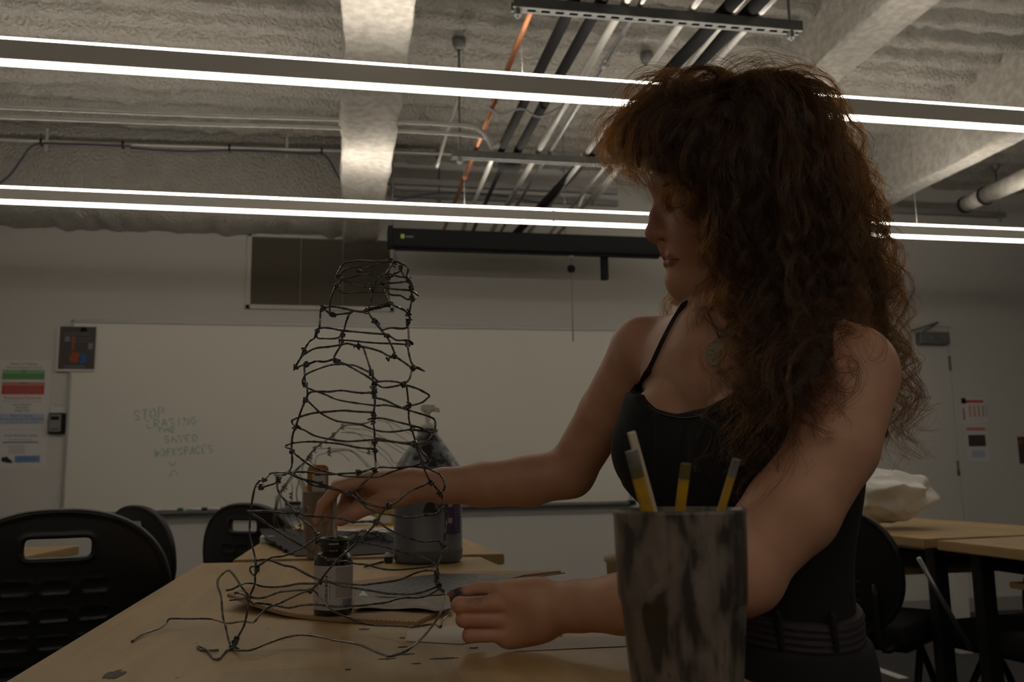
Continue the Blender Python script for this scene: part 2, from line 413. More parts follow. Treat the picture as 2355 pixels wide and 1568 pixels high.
def strut(label, a, b, Y, rods, n_slots=None, m='strut_metal', slots=True):
    A, B = on_y(*a, Y), on_y(*b, Y); z = (A[2]+B[2])/2
    t = thing('strut_channel', label, 'strut', (A[0], Y, z))
    L = B[0]-A[0]; xm = (A[0]+B[0])/2
    mb = MB().box((xm, Y, z+.016), (L, .041, .004)).box((xm, Y-.019, z), (L, .004, .036)).box((xm, Y+.019, z), (L, .004, .036))
    mb.box((xm, Y-.014, z-.018), (L, .012, .003)).box((xm, Y+.014, z-.018), (L, .012, .003))
    if slots:
        for x in np.arange(A[0]+.03, B[0]-.03, .05): mb.box((x+.013, Y, z-.0175), (.020, .02, .0025))
    mb.build('channel', MAT[m], t)
    for px, py in rods:
        r = on_y(px, py, Y)
        MB().tube([(r[0], Y, z-.05), (r[0], Y, DZ+.03)], .006, 8).build('threaded_rod', MAT['strut_metal'], t)
        MB().lathe([(0, -.03), (.02, -.03), (.035, 0), (.035, .03), (0, .03)], (r[0], Y, DZ-.01), 12).build('anchor', MAT['strut_metal'], t)
        MB().lathe([(0, -.012), (.014, -.012), (.014, .012), (0, .012)], (r[0], Y, z-.03), 6, smooth=False).build('nut', MAT['galv'], t)
    return t
strut('slotted strut channel carrying the pipes, with a rod near its end', (1178, 8), (1840, 66), YS1, [(1817, 60), (1190, 12)])
strut('strut channel carrying the far end of the copper pipe', (1040, 352), (1520, 382), YS2, [(1057, 352), (1497, 382)], slots=False)
strut('grey strut channel crossing behind the far lamp beside the white beam', (890, 417), (1420, 440), 5.5, [(903, 417)], m='galv', slots=False)
strut('grey strut channel highest behind the far lamp close to the wall', (905, 448), (1420, 466), 5.85, [(1010, 452)], m='galv', slots=False)
strut('grey strut channel beyond the curly hair under the dark ceiling', (2035, 478), (2310, 500), 5.5, [(2300, 500)], m='galv', slots=False)

def run_x(label, pts, Y, r, m, ties=(), hangers=(), name='conduit'):
    P = [on_y(x, y, Y) for x, y in pts]
    t = thing(name, label, 'pipe', P[0])
    MB().tube(spline(P, 6), r, 10).build('tube', m, t)
    for px, py in ties:
        q = on_y(px, py, Y); MB().box((q[0], Y, q[2]), (.012, 2*r+.012, 2*r+.02), .002).build('cable_tie', MAT['black_plastic'], t)
    for px, py in hangers:
        q = on_y(px, py, Y); MB().box((q[0], Y-.004, q[2]+.0), (.014, .004, .15), .001).build('hanger_strap', MAT['galv_white'], t)
    return t
run_x('thin painted conduit, upper of the pair crossing the white beam', [(-60, 243), (400, 262), (800, 275), (1060, 288), (1110, 305), (1133, 340)], 4.0, .010, MAT['galv_white'])
run_x('thin painted conduit, lower of the pair crossing the white beam', [(-60, 266), (400, 283), (800, 295), (1090, 312), (1140, 335)], 4.05, .009, MAT['galv_white'])
run_x('painted conduit along the sprayed girder, with black cable ties', [(-60, 319), (300, 333), (740, 346), (900, 350), (1060, 356)], 5.62, .012, MAT['galv_white'],
      [(95, 327), (283, 333), (528, 341), (740, 348)], [(108, 322), (660, 340)])
run_x('painted cable conduit curving down left of the copper pipe', [(1114, -10), (1094, 71), (1066, 154), (1051, 232), (1030, 296), (1005, 386)], 4.7, .009, MAT['galv_white'])
def cable(label, pts, Y, r=.006, m='cable_blue', n=6):
    P = [on_y(x, y, Y) for x, y in pts]
    return tag(MB().tube(spline(P, n), r, 7).build('cable', MAT[m]), label, 'cable')
cable('dark blue cable hanging from the girder conduit at the far end', [(300, 336), (150, 331), (80, 333), (50, 365), (20, 405), (-30, 440)], 5.58)
cable('dark cable sagging below the girder conduit to the beam', [(300, 340), (420, 348), (560, 346), (700, 353), (745, 356), (775, 400), (805, 460)], 5.58)
cable('dark blue cable draped over the struts right of the white beam', [(880, 470), (960, 450), (1040, 443), (1150, 450), (1250, 468)], 5.4, .006)
P = [on_z(x, y, CZ+ZP+dz) for x, y, dz in ((1118, 243, .012), (1150, 262, -.02), (1200, 250, .0), (1240, 268, -.02), (1290, 245, .012))]
tag(MB().tube(spline(P, 6), .005, 7).build('cable', MAT['galv']), 'grey cable hanging between the two black pipes', 'cable')
# insulated pipe with a joint, upper right
A, B = on_z(2400, 390, CZ+1.75), on_z(2222, 470, CZ+1.75)
t = thing('insulated_pipe', 'white jacketed pipe with a black joint near the ceiling corner', 'pipe', A)
MB().tube([A, A*.28+B*.72], .055, 16).build('jacket', MAT['beam_coat'], t); MB().tube([A*.26+B*.74, B], .05, 16).build('jacket', MAT['beam_coat'], t)
MB().tube([A*.28+B*.72, A*.26+B*.74], .062, 16).build('joint', MAT['black_foam'], t); MB().tube([B, B+(B-A)*.03], .056, 16).build('end_ring', MAT['black_foam'], t)

# ------------------------------------------------------------------ wall things
def wpt(px, py, Y=YB): q = on_y(px, py, Y); return q[0], q[2]
def wrect(x0, y0, x1, y1, Y=YB):
    a = wpt(x0, y0, Y); b = wpt(x1, y1, Y); return min(a[0], b[0]), max(a[0], b[0]), min(a[1], b[1]), max(a[1], b[1])
# air vent
x0, x1, z0, z1 = wrect(570, 535, 906, 717)
mat('vent_slat', (0.27, 0.235, 0.18), 0.6); mat('vent_dark', (0.08, 0.07, 0.052), 0.8)
t = thing('air_vent', 'wide louvred air vent in a white frame above the whiteboard', 'vent', ((x0+x1)/2, YB, z0))
fw = .03; mb = MB()
for c, s in ((((x0+x1)/2, z0+fw/2), (x1-x0, fw)), (((x0+x1)/2, z1-fw/2), (x1-x0, fw)), ((x0+fw/2, (z0+z1)/2), (fw, z1-z0)), ((x1-fw/2, (z0+z1)/2), (fw, z1-z0))):
    mb.box((c[0], YB-.009, c[1]), (s[0], .018, s[1]), .003)
mb.build('frame', MAT['wall_paint'], t)
MB().box(((x0+x1)/2, YB-.002, (z0+z1)/2), (x1-x0-.05, .004, z1-z0-.05)).build('backing', MAT['vent_dark'], t)
mb = MB(); rt = Matrix.Rotation(math.radians(38), 4, 'X')
for z in np.arange(z0+fw+.006, z1-fw, .0115): mb.box(((x0+x1)/2, YB-.011, z), (x1-x0-2*fw, .010, .0016), rot=rt)
mb.build('louvres', MAT['vent_slat'], t, kind='stuff')
for f in (.36, .645):
    MB().box((x0+(x1-x0)*f, YB-.016, (z0+z1)/2), (.006, .006, z1-z0-2*fw)).build('divider', MAT['vent_slat'], t)

# whiteboard
WX0, WX1, WZ0, WZ1 = -1.715, 1.985, CZ-.20, CZ+1.025
mat('board_white', (0.74, 0.715, 0.65), 0.35, noise=(1.5, .7, (0.71, 0.685, 0.62))); mat('alu', (0.40, 0.395, 0.39), 0.45, 0.4); mat('marker_green', (0.015, 0.16, 0.12), 0.7)
t = thing('whiteboard', 'long whiteboard with faint green handwriting and a marker tray', 'whiteboard', ((WX0+WX1)/2, YB, WZ0)); wb = t
xm, zm = (WX0+WX1)/2, (WZ0+WZ1)/2
MB().box((xm, YB-.008, zm), (WX1-WX0-.02, .016, WZ1-WZ0-.02)).build('panel', MAT['board_white'], t)
for nm, c, s in (('frame_rail', (xm, WZ1-.008), (WX1-WX0, .022)), ('frame_rail', (WX0+.008, zm), (.016, WZ1-WZ0)), ('frame_rail', (WX1-.008, zm), (.016, WZ1-WZ0))):
    MB().box((c[0], YB-.012, c[1]), (s[0], .024, s[1]), .003).build(nm, MAT['alu'], t)
MB().hexa([(WX0+.02, YB, WZ0+.012), (WX0+.02, YB-.075, WZ0+.003), (WX0+.02, YB-.075, WZ0-.007), (WX0+.02, YB, WZ0-.022)],
          [(WX1-.02, YB, WZ0+.012), (WX1-.02, YB-.075, WZ0+.003), (WX1-.02, YB-.075, WZ0-.007), (WX1-.02, YB, WZ0-.022)]).build('tray', MAT['strut_metal'], t)
for x in (WX0+.012, WX1-.012): MB().box((x, YB-.04, WZ0-.002), (.045, .085, .034), .006).build('corner_cap', MAT['black_plastic'], t)
# handwriting, drawn as thin marker strokes
GL = {'S': [[(.9, .85), (.5, 1), (.1, .8), (.3, .55), (.8, .4), (.9, .15), (.5, 0), (.05, .12)]], 'T': [[(.5, 1), (.5, 0)], [(.05, 1), (.95, 1)]],
      'O': [[(.5, 1), (.1, .8), (.05, .3), (.4, 0), (.85, .2), (.9, .7), (.5, 1)]], 'P': [[(.1, 0), (.15, 1), (.8, .95), (.85, .6), (.15, .5)]],
      'E': [[(.9, 1), (.1, 1), (.1, 0), (.9, 0)], [(.1, .5), (.7, .5)]], 'R': [[(.1, 0), (.1, 1), (.8, .9), (.75, .55), (.1, .5), (.9, 0)]],
      'A': [[(0, 0), (.5, 1), (1, 0)], [(.2, .4), (.8, .4)]], 'I': [[(.5, 1), (.5, 0)]], 'N': [[(.05, 0), (.1, 1), (.85, 0), (.9, 1)]],
      'G': [[(.9, .85), (.4, 1), (.05, .5), (.4, 0), (.9, .2), (.9, .5), (.6, .5)]], 'H': [[(.1, 1), (.1, 0)], [(.9, 1), (.9, 0)], [(.1, .5), (.9, .5)]],
      'V': [[(0, 1), (.5, 0), (1, 1)]], 'D': [[(.1, 0), (.1, 1), (.6, .95), (.95, .5), (.6, .05), (.1, 0)]], 'W': [[(0, 1), (.25, 0), (.5, .7), (.75, 0), (1, 1)]],
      'K': [[(.1, 1), (.1, 0)], [(.9, 1), (.1, .45), (.95, 0)]], 'C': [[(.9, .85), (.4, 1), (.05, .5), (.4, 0), (.9, .15)]], '^': [[(0, 0), (.3, .8), (.6, 1), (.9, .7), (1, .1)]], 'v': [[(0, 1), (.5, .2), (1, 1)]]}
def write(word, x0, y0, x1, y1, hpx):
    mb = MB(); n = len(word); Y = YB-.0168
    for i, ch in enumerate(word):
        ax = x0+(x1-x0)*i/n; ay = y0+(y1-y0)*i/n; wpx = (x1-x0)/n*.72
        for st in GL[ch]:
            P = [on_y(ax+u*wpx+rng.normal(0, .6), ay-v*hpx+rng.normal(0, .6), Y) for u, v in st]
            P = spline(P, 4) if len(P) > 2 else np.array(P)
            for a, b in zip(P[:-1], P[1:]):
                if rng.random() < .14: continue                       # half rubbed out
                d = b-a; nn = np.array([-d[2], 0, d[0]]); nn = nn/(np.linalg.norm(nn)+1e-9)*(.0022+.0014*rng.random())
                mb.add([a-nn, b-nn, b+nn, a+nn], [(0, 1, 2, 3)])
    mb.build('handwriting', MAT['marker_green'], wb, label='green marker word '+word if word.isalpha() and len(word) > 1 else 'green marker squiggle', kind='stuff')
mat('marker_faint', (0.27, 0.44, 0.38), 0.7); MAT['marker_green'] = MAT['marker_faint']
write('STOP', 308, 966, 382, 958, 22); write('ERASING', 338, 984, 456, 974, 17); write('THE', 362, 994, 408, 992, 9)
write('SAVED', 378, 1018, 458, 1014, 15); write('WORKSPACES', 356, 1050, 492, 1040, 17); write('v', 390, 1074, 408, 1072, 12); write('^', 390, 1096, 416, 1092, 14)
# markers and eraser on the tray
mat('cap_green', (0.02, 0.16, 0.06), 0.4); mat('cap_black', (0.02, 0.02, 0.02), 0.4)
for px, cap, side, lab in ((360, 'black', -1, 'white marker with black cap, first on the whiteboard tray'), (396, 'green', 1, 'white marker with green cap on the whiteboard tray'),
                           (452, 'black', 1, 'white marker with black cap beside the green one'), (496, 'black', 1, 'white marker with black cap, last on the whiteboard tray')):
    x, z = wpt(px, 1172, YB-.045); zc = WZ0+.008+.009
    t = thing('marker', lab, 'marker', (x, YB-.05, zc), 'markers on the tray')
    MB().tube([(x-.055, YB-.05, zc), (x+.055, YB-.05, zc)], .0085, 10).build('barrel', MAT['white_gloss'], t)
    MB().tube([(x+side*.032, YB-.05, zc), (x+side*.066, YB-.05, zc)], .0095, 10).build('cap', MAT['cap_'+cap], t)
x, z = wpt(674, 1165, YB-.04)
t = thing('board_eraser', 'black felt eraser on the whiteboard tray', 'eraser', (x, YB-.042, WZ0+.008))
MB().box((x, YB-.042, WZ0+.04), (.10, .045, .022), .005).build('grip', MAT['black_plastic'], t); MB().box((x, YB-.042, WZ0+.018), (.098, .043, .02), .002).build('felt', MAT['ink_grey'], t)

# posters and notices
def sheet(name, label, x0, y0, x1, y1, m='white_paper', off=.0, Y=None, thick=.0006, cat='poster', tilt=0.0):
    Y = YB if Y is None else Y
    a, b, c, d = wrect(x0, y0, x1, y1, Y)
    t = thing(name, label, cat, ((a+b)/2, Y-off, (c+d)/2))
    MB().box(((a+b)/2, Y-off-thick/2-.0004, (c+d)/2), (b-a, thick, d-c)).build('sheet', MAT[m] if isinstance(m, str) else m, t)
    t['yy'] = Y-off-thick-.0006
    return t
def band(t, name, x0, y0, x1, y1, m, lift=.0002):
    Y = t['yy']; a, b, c, d = wrect(x0, y0, x1, y1, Y); yy = Y-lift
    return MB().add([(a, yy, c), (b, yy, c), (b, yy, d), (a, yy, d)], [(0, 1, 2, 3)]).build(name, m, t)
def words(t, body, px, py, hpx, m, wpx=None):
    Y = t['yy']-.0006; x, z = wpt(px, py, Y); s = hpx*dep((x, Y, z))/FPX*1.35
    o = text(body, 'lettering', m, (x, Y, z), s, t)
    if wpx:
        xs = [v.co.x for v in o.data.vertices]; wd = max(xs)-min(xs)
        if wd > 1e-6: o.scale = (wpx*dep((x, Y, z))/FPX/wd, 1, 1)
    o.matrix_parent_inverse = Matrix.Translation(-Vector(t.location)); return o
def greek(t, x0, x1, ys, m, hpx=2.0):
    """rows of print too small to read"""
    mb = MB(); Y = t['yy']-.0004
    for y in ys:
        x = x0
        while x < x1-3:
            w_ = min(rng.uniform(3, 9), x1-x); a, b, c, d = wrect(x, y-hpx/2, x+w_, y+hpx/2, Y)
            mb.add([(a, Y, c), (b, Y, c), (b, Y, d), (a, Y, d)], [(0, 1, 2, 3)]); x += w_+2
    mb.build('fine_print', m, t, kind='stuff')
mat('pale_green', (0.25, 0.42, 0.22), .8); mat('mid_green', (0.10, 0.32, 0.10), .8); mat('pale_red', (0.52, 0.22, 0.18), .8); mat('mid_red', (0.50, 0.06, 0.05), .8)
mat('pale_blue', (0.42, 0.47, 0.60), .8); mat('mid_blue', (0.16, 0.26, 0.50), .8)
t = sheet('notice', 'white rules notice with green and red boxes on the wall', -60, 826, 108, 985, cat='notice')
words(t, 'Room 117 Policies', 56, 837, 6, MAT['ink'], 56); words(t, 'Materials Maintenance Sheet', 56, 845, 4.5, MAT['ink'], 74)
band(t, 'green_band', 6, 850, 102, 873, MAT['mid_green']); band(t, 'green_band', 6, 850, 102, 859, MAT['pale_green'], .0004); words(t, 'YES!', 55, 854, 5, MAT['ink'], 11)
greek(t, 12, 97, (862, 866, 870), MAT['ink_grey'], 1.4)
band(t, 'red_band', 5, 878, 101, 907, MAT['mid_red']); band(t, 'red_band', 5, 878, 101, 887, MAT['pale_red'], .0004); words(t, "DON'T", 54, 882, 5, MAT['ink'], 17)
greek(t, 11, 96, (891, 895, 899, 903), MAT['ink_grey'], 1.4)
words(t, 'Prohibited Materials', 52, 915, 7, MAT['ink_red'], 78); greek(t, 6, 99, (923,), MAT['ink_grey'], 1)
for y, s, wpx in ((930, 'Spray Adhesives', 39), (937, 'Varnishes', 27), (944, 'Rubber Glue', 32)): words(t, s, 51, y, 5, MAT['ink'], wpx)
band(t, 'blue_band', -5, 951, 100, 975, MAT['pale_blue']); words(t, 'Room is shared', 50, 956, 5, MAT['ink'], 45); words(t, 'This is a University Art Classroom', 50, 963, 5, MAT['ink'], 94)
greek(t, 14, 88, (969, 972), MAT['ink_grey'], 1)
t = sheet('notice', 'white notice with blue box and camera silhouette, below the rules notice', -60, 989, 104, 1075, cat='notice')
words(t, 'STOP MOTION SUITE', 48, 1002, 5.5, MAT['ink'], 70); greek(t, 20, 74, (1011,), MAT['ink_grey'], 1.6); band(t, 'link_line', 6, 1016, 88, 1018, MAT['ink_blue'])
greek(t, 20, 58, (1025, 1029, 1033, 1037, 1041), MAT['ink_grey'], 1.2); band(t, 'blue_band', 34, 1048, 91, 1063, MAT['mid_blue']); greek(t, 42, 82, (1053, 1057), MAT['ink_blue'], 1.2)
Y = t['yy']-.0005; pts = [(2, 1056), (6, 1050), (12, 1052), (14, 1048), (20, 1054), (28, 1060), (29, 1064), (22, 1065), (12, 1063), (5, 1062)]
MB().add([on_y(x, y, Y) for x, y in pts], [tuple(range(len(pts)))]).build('camera_silhouette', MAT['ink'], t)
t = sheet('note', 'small white note stuck above the grey key box', 119, 930, 152, 949, cat='note'); greek(t, 124, 150, (932,), MAT['ink_grey'], 1.5)
# key box
a, b, c, d = wrect(115, 950, 151, 997)
t = thing('key_box', 'black and grey combination key box beside the whiteboard', 'key box', ((a+b)/2, YB, (c+d)/2))
MB().box(((a+b)/2, YB-.02, (c+d)/2), (b-a, .04, d-c), .012).build('case', MAT['black_plastic'], t)
MB().box(((a+b)/2-.006, YB-.042, (c+d)/2), ((b-a)*.72, .006, (d-c)*.84), .003).build('faceplate', MAT['ink_grey'], t)
MB().box(((a+b)/2-.006, YB-.046, d-(d-c)*.26), ((b-a)*.5, .006, (d-c)*.17), .003).build('shutter', MAT['black_plastic'], t)
MB().box(((a+b)/2-.006, YB-.046, c+(d-c)*.2), ((b-a)*.5, .004, (d-c)*.04)).build('dial_row', MAT['black_plastic'], t)
# dark poster clipped to the whiteboard's corner, a white sheet behind it
mat('poster_dark', (0.055, 0.042, 0.042), .5); mat('poster_orange', (0.30, 0.07, 0.02), .6); mat('poster_blue', (0.02, 0.11, 0.30), .6)
t = sheet('white_sheet', 'white sheet showing around the clipped dark poster', 136, 753, 218, 855, off=.026, cat='paper')
t = sheet('clipped_poster', 'dark poster with an orange and a blue blot, clipped to the whiteboard corner', 142, 752, 219, 850, 'poster_dark', off=.028)
for nm, pts, m in (('orange_blot', [(158, 826), (164, 813), (172, 809), (182, 811), (184, 825), (176, 834), (163, 832)], 'poster_orange'), ('blue_blot', [(180, 824), (186, 813), (197, 814), (201, 826), (193, 836), (182, 834)], 'poster_blue')):
    Y = t['yy']-.0004; MB().add([on_y(x, y, Y) for x, y in pts], [tuple(range(len(pts)))]).build(nm, MAT[m], t)
band(t, 'red_stroke', 166, 772, 171, 806, MAT['poster_orange']); band(t, 'grey_badge', 203, 789, 213, 803, MAT['ink_grey']); band(t, 'grey_band', 150, 773, 160, 785, MAT['ink_grey'])
greek(t, 148, 210, (765, 769, 778, 784), MAT['ink_grey'], 1.2); greek(t, 148, 196, (841, 845), MAT['ink_grey'], 2)
x, z = wpt(193, 757, YB-.03)
t = thing('binder_clip', 'black binder clip holding the dark poster', 'clip', (x, YB-.03, z)); MB().hexa([(x-.02, YB-.02, z-.012), (x+.02, YB-.02, z-.012), (x+.012, YB-.022, z+.012), (x-.012, YB-.022, z+.012)], [(x-.02, YB-.045, z-.012), (x+.02, YB-.045, z-.012), (x+.012, YB-.034, z+.012), (x-.012, YB-.034, z+.012)]).build('jaw', MAT['black_plastic'], t)
MB().tube([(x-.008, YB-.045, z-.01), (x-.006, YB-.05, z+.014), (x+.006, YB-.05, z+.014), (x+.008, YB-.045, z-.01)], .0012, 6).build('wire_handle', MAT['dark_metal'], t)
# right-hand posters
t = sheet('poster', 'poster with red columns beside the door hinge', 2207, 914, 2272, 972); band(t, 'red_band', 2214, 920, 2262, 926, MAT['mid_red']); band(t, 'dark_corner', 2210, 915, 2222, 928, MAT['ink'])
for x in (2228, 2238, 2248, 2258): band(t, 'red_column', x, 932, x+6, 958, MAT['pale_red'])
band(t, 'red_block', 2214, 938, 2220, 966, MAT['mid_red']); band(t, 'teal_block', 2266, 930, 2270, 956, MAT['mid_blue'])
t = sheet('poster', 'small poster with a dark photo, below the red columned poster', 2219, 976, 2276, 1060); band(t, 'red_band', 2222, 983, 2266, 990, MAT['pale_red']); band(t, 'photo', 2226, 1000, 2268, 1026, MAT['poster_dark']); band(t, 'blue_block', 2234, 1036, 2266, 1052, MAT['pale_blue'])
t = sheet('poster', 'dark poster on the wall, farthest from the whiteboard', 2339, 1004, 2400, 1066, 'poster_dark'); band(t, 'pale_block', 2344, 1010, 2352, 1022, MAT['poster_orange'])

# door with closer and hinges
x1_, _ = wpt(2194, 960); dx1 = x1_; dx0 = dx1-.93; dzt = wpt(2180, 762)[1]+.03
t = MB().box(((dx0+dx1)/2, YB-.004, dzt/2), (dx1-dx0, .008, dzt), .002).build('door_1', MAT['wall_paint'], kind='structure')
fr = MB().box(((dx0+dx1)/2, YB-.006, dzt+.03), (dx1-dx0+.1, .012, .05), .002)
for x in (dx0-.028, dx1+.028): fr.box((x, YB-.006, dzt/2), (.05, .012, dzt), .002)
fr.build('door_frame', MAT['wall_paint'], t)
for py in (835, 1076):
    x, z = wpt(2184 if py < 900 else 2203, py, YB-.01); MB().tube([(x, YB-.014, z-.055), (x, YB-.014, z+.055)], .009, 8).build('hinge', MAT['strut_metal'], t)
a, b, c, d = wrect(2108, 764, 2178, 792, YB-.03)
MB().box(((a+b)/2, YB-.04, (c+d)/2), (b-a, .06, d-c), .006).build('closer_body', MAT['strut_metal'], t)
p, q, r_ = wpt(2098, 760, YB-.06), wpt(2150, 743, YB-.06), wpt(2122, 763, YB-.06)
MB().tube([(p[0], YB-.05, p[1]), (q[0], YB-.10, q[1])], .008, 6).tube([(r_[0], YB-.07, r_[1]), (q[0], YB-.10, q[1])], .008, 6).build('closer_arm', MAT['strut_metal'], t)

# projector screen case with its cord
Y = 5.35; A = on_y(900, 556, Y); B = on_y(1520, 560, Y); h = 44*dep(A)/FPX
t = thing('projector_screen', 'long black projector screen case hanging below the far lamp', 'projector screen', (A[0], Y, A[2]))
z = (A[2]+B[2])/2-.005
MB().box(((A[0]+B[0])/2, Y, z), (B[0]-A[0], .10, h), .012).build('case', MAT['black_plastic'], t)
MB().box((A[0]-.008, Y, z+.006), (.03, .115, h+.012), .008).build('end_cap', MAT['black_plastic'], t)
MB().box(((A[0]+B[0])/2, Y, z-h/2-.006), (B[0]-A[0]-.04, .03, .016), .005).build('bottom_bar', MAT['black_plastic'], t)
q = on_y(926, 543, Y-.052); MB().box((q[0], Y-.0515, q[2]), (.022, .002, .026)).build('green_emblem', mat('emblem_green', (.45, .62, .08), .5), t)
q = on_y(942, 544, Y-.052); MB().box((q[0], Y-.0515, q[2]), (.045, .002, .008)).build('white_emblem_bar', MAT['ink_grey'], t)
for px in (903, 1300):
    q = on_y(px, 530, Y); MB().tube([(q[0], Y, z+h/2-.01), (q[0], Y, DZ+.03)], .003, 6).build('hanging_wire', MAT['galv'], t)
q = on_y(1313, 590, Y); e = on_y(1315, 785, Y)
MB().tube([(q[0], Y, z-h/2), (q[0], Y, e[2])], .0035, 6).build('pull_cord', MAT['ink_grey'], t)
bb = on_y(1316, 618, Y); MB().lathe([(0, -.025), (.02, -.02), (.028, 0), (.02, .02), (0, .025)], (q[0], Y, bb[2]), 16).build('cord_ball', MAT['black_plastic'], t)
MB().box((q[0], Y, z-h/2-.015), (.03, .02, .02), .003).build('cord_guide', MAT['galv'], t)
x0, x1, z0, z1 = wrect(1373, 560, 1390, 650, 5.5)
MB().box(((x0+x1)/2, 5.42, (z0+z1)/2), (x1-x0, .05, z1-z0), .005).build('hanging_bracket', MAT['black_plastic'], t)
# exit sign, half hidden by the hair
q = on_y(1995, 486, 5.9); hh = .13
t = thing('exit_sign', 'white exit sign with green letters, half hidden by the curly hair', 'sign', (q[0], 5.9, q[2]-hh/2))
MB().box((q[0]-.06, 5.9, q[2]), (.30, .05, .19), .006).build('case', MAT['white_gloss'], t)
mat('exit_green', (.02, .30, .12), .5); o = text('EXIT', 'lettering', MAT['exit_green'], (q[0]-.06, 5.874, q[2]), .19, t); o.matrix_parent_inverse = Matrix.Translation(-Vector(t.location))
MB().tube([(q[0]-.06, 5.9, q[2]+.09), (q[0]-.06, 5.9, DZ+.04)], .008, 8).build('stem', MAT['galv'], t)
# ------------------------------------------------------------------ work tables
def wood_mat(name, c1, c2, c3):
    m = bpy.data.materials.new(name); m.use_nodes = True; N, L = nt(m); b = N['Principled BSDF']
    b.inputs['Roughness'].default_value = 0.42; b.inputs['Specular IOR Level'].default_value = .4
    tc = N.new('ShaderNodeTexCoord'); mp = N.new('ShaderNodeMapping'); L.new(tc.outputs['Object'], mp.inputs['Vector']); mp.inputs['Scale'].default_value = (9, 1.1, 4)
    n1 = N.new('ShaderNodeTexNoise'); n1.inputs['Scale'].default_value = 3.0; n1.inputs['Detail'].default_value = 9; n1.inputs['Distortion'].default_value = .6; L.new(mp.outputs['Vector'], n1.inputs['Vector'])
    r = N.new('ShaderNodeValToRGB'); r.color_ramp.elements[0].position = .3; r.color_ramp.elements[1].position = .7
    r.color_ramp.elements[0].color = (*c1, 1); r.color_ramp.elements[1].color = (*c2, 1); L.new(n1.outputs['Fac'], r.inputs['Fac'])
    # glued staves of slightly different tone
    bk = N.new('ShaderNodeTexBrick'); bk.offset = .37; bk.inputs['Scale'].default_value = 1.0; bk.inputs['Mortar Size'].default_value = 0.0; bk.inputs['Brick Width'].default_value = .55; bk.inputs['Row Height'].default_value = .13
    bk.inputs['Color1'].default_value = (.86, .86, .86, 1); bk.inputs['Color2'].default_value = (1.06, 1.04, 1.0, 1)
    mp2 = N.new('ShaderNodeMapping'); mp2.inputs['Rotation'].default_value = (0, 0, math.pi/2); L.new(tc.outputs['Object'], mp2.inputs['Vector']); L.new(mp2.outputs['Vector'], bk.inputs['Vector'])
    mx = N.new('ShaderNodeMix'); mx.data_type = 'RGBA'; mx.blend_type = 'MULTIPLY'; mx.inputs[0].default_value = 1
    L.new(r.outputs['Color'], mx.inputs[6]); L.new(bk.outputs['Color'], mx.inputs[7])
    # dried paint: specks and faint smears
    n2 = N.new('ShaderNodeTexNoise'); n2.inputs['Scale'].default_value = 55; n2.inputs['Detail'].default_value = 2; L.new(tc.outputs['Object'], n2.inputs['Vector'])
    r2 = N.new('ShaderNodeValToRGB'); r2.color_ramp.elements[0].position = .74; r2.color_ramp.elements[1].position = .77; L.new(n2.outputs['Fac'], r2.inputs['Fac'])
    mp3 = N.new('ShaderNodeMapping'); mp3.inputs['Rotation'].default_value = (0, 0, .5); mp3.inputs['Scale'].default_value = (22, 3.5, 10); L.new(tc.outputs['Object'], mp3.inputs['Vector'])
    n3 = N.new('ShaderNodeTexNoise'); n3.inputs['Scale'].default_value = 1.6; n3.inputs['Detail'].default_value = 4; L.new(mp3.outputs['Vector'], n3.inputs['Vector'])
    r3 = N.new('ShaderNodeValToRGB'); r3.color_ramp.elements[0].position = .68; r3.color_ramp.elements[1].position = .80; r3.color_ramp.elements[1].color = (.45, .45, .45, 1); L.new(n3.outputs['Fac'], r3.inputs['Fac'])
    m2 = N.new('ShaderNodeMix'); m2.data_type = 'RGBA'; L.new(r3.outputs['Color'], m2.inputs[0]); L.new(mx.outputs[2], m2.inputs[6]); m2.inputs[7].default_value = (.20, .17, .16, 1)
    m3 = N.new('ShaderNodeMix'); m3.data_type = 'RGBA'; L.new(r2.outputs['Color'], m3.inputs[0]); L.new(m2.outputs[2], m3.inputs[6]); m3.inputs[7].default_value = (*c3, 1)
    L.new(m3.outputs[2], b.inputs['Base Color'])
    bp = N.new('ShaderNodeBump'); bp.inputs['Strength'].default_value = .12; bp.inputs['Distance'].default_value = .002; L.new(n1.outputs['Fac'], bp.inputs['Height']); L.new(bp.outputs['Normal'], b.inputs['Normal'])
    MAT[name] = m; return m
wood_mat('maple', (0.39, 0.26, 0.112), (0.49, 0.34, 0.155), (0.05, 0.04, 0.035))
mat('maple_edge', (0.40, 0.26, 0.11), 0.5, noise=(60, .5, (0.30, 0.19, 0.08)))
TH = .029
def slab_mesh(pts, z0, z1, bev=.003):
    bm = bmesh.new(); vs = [bm.verts.new((p[0], p[1], z0)) for p in pts]+[bm.verts.new((p[0], p[1], z1)) for p in pts]; n = len(pts)
    bm.faces.new(vs[:n][::-1]); bm.faces.new(vs[n:])
    for i in range(n): bm.faces.new((vs[i], vs[(i+1) % n], vs[n+(i+1) % n], vs[n+i]))
    if bev: bmesh.ops.bevel(bm, geom=list(bm.edges), offset=bev, segments=2, affect='EDGES')
    me = bpy.data.meshes.new('top'); bm.to_mesh(me); bm.free(); return me
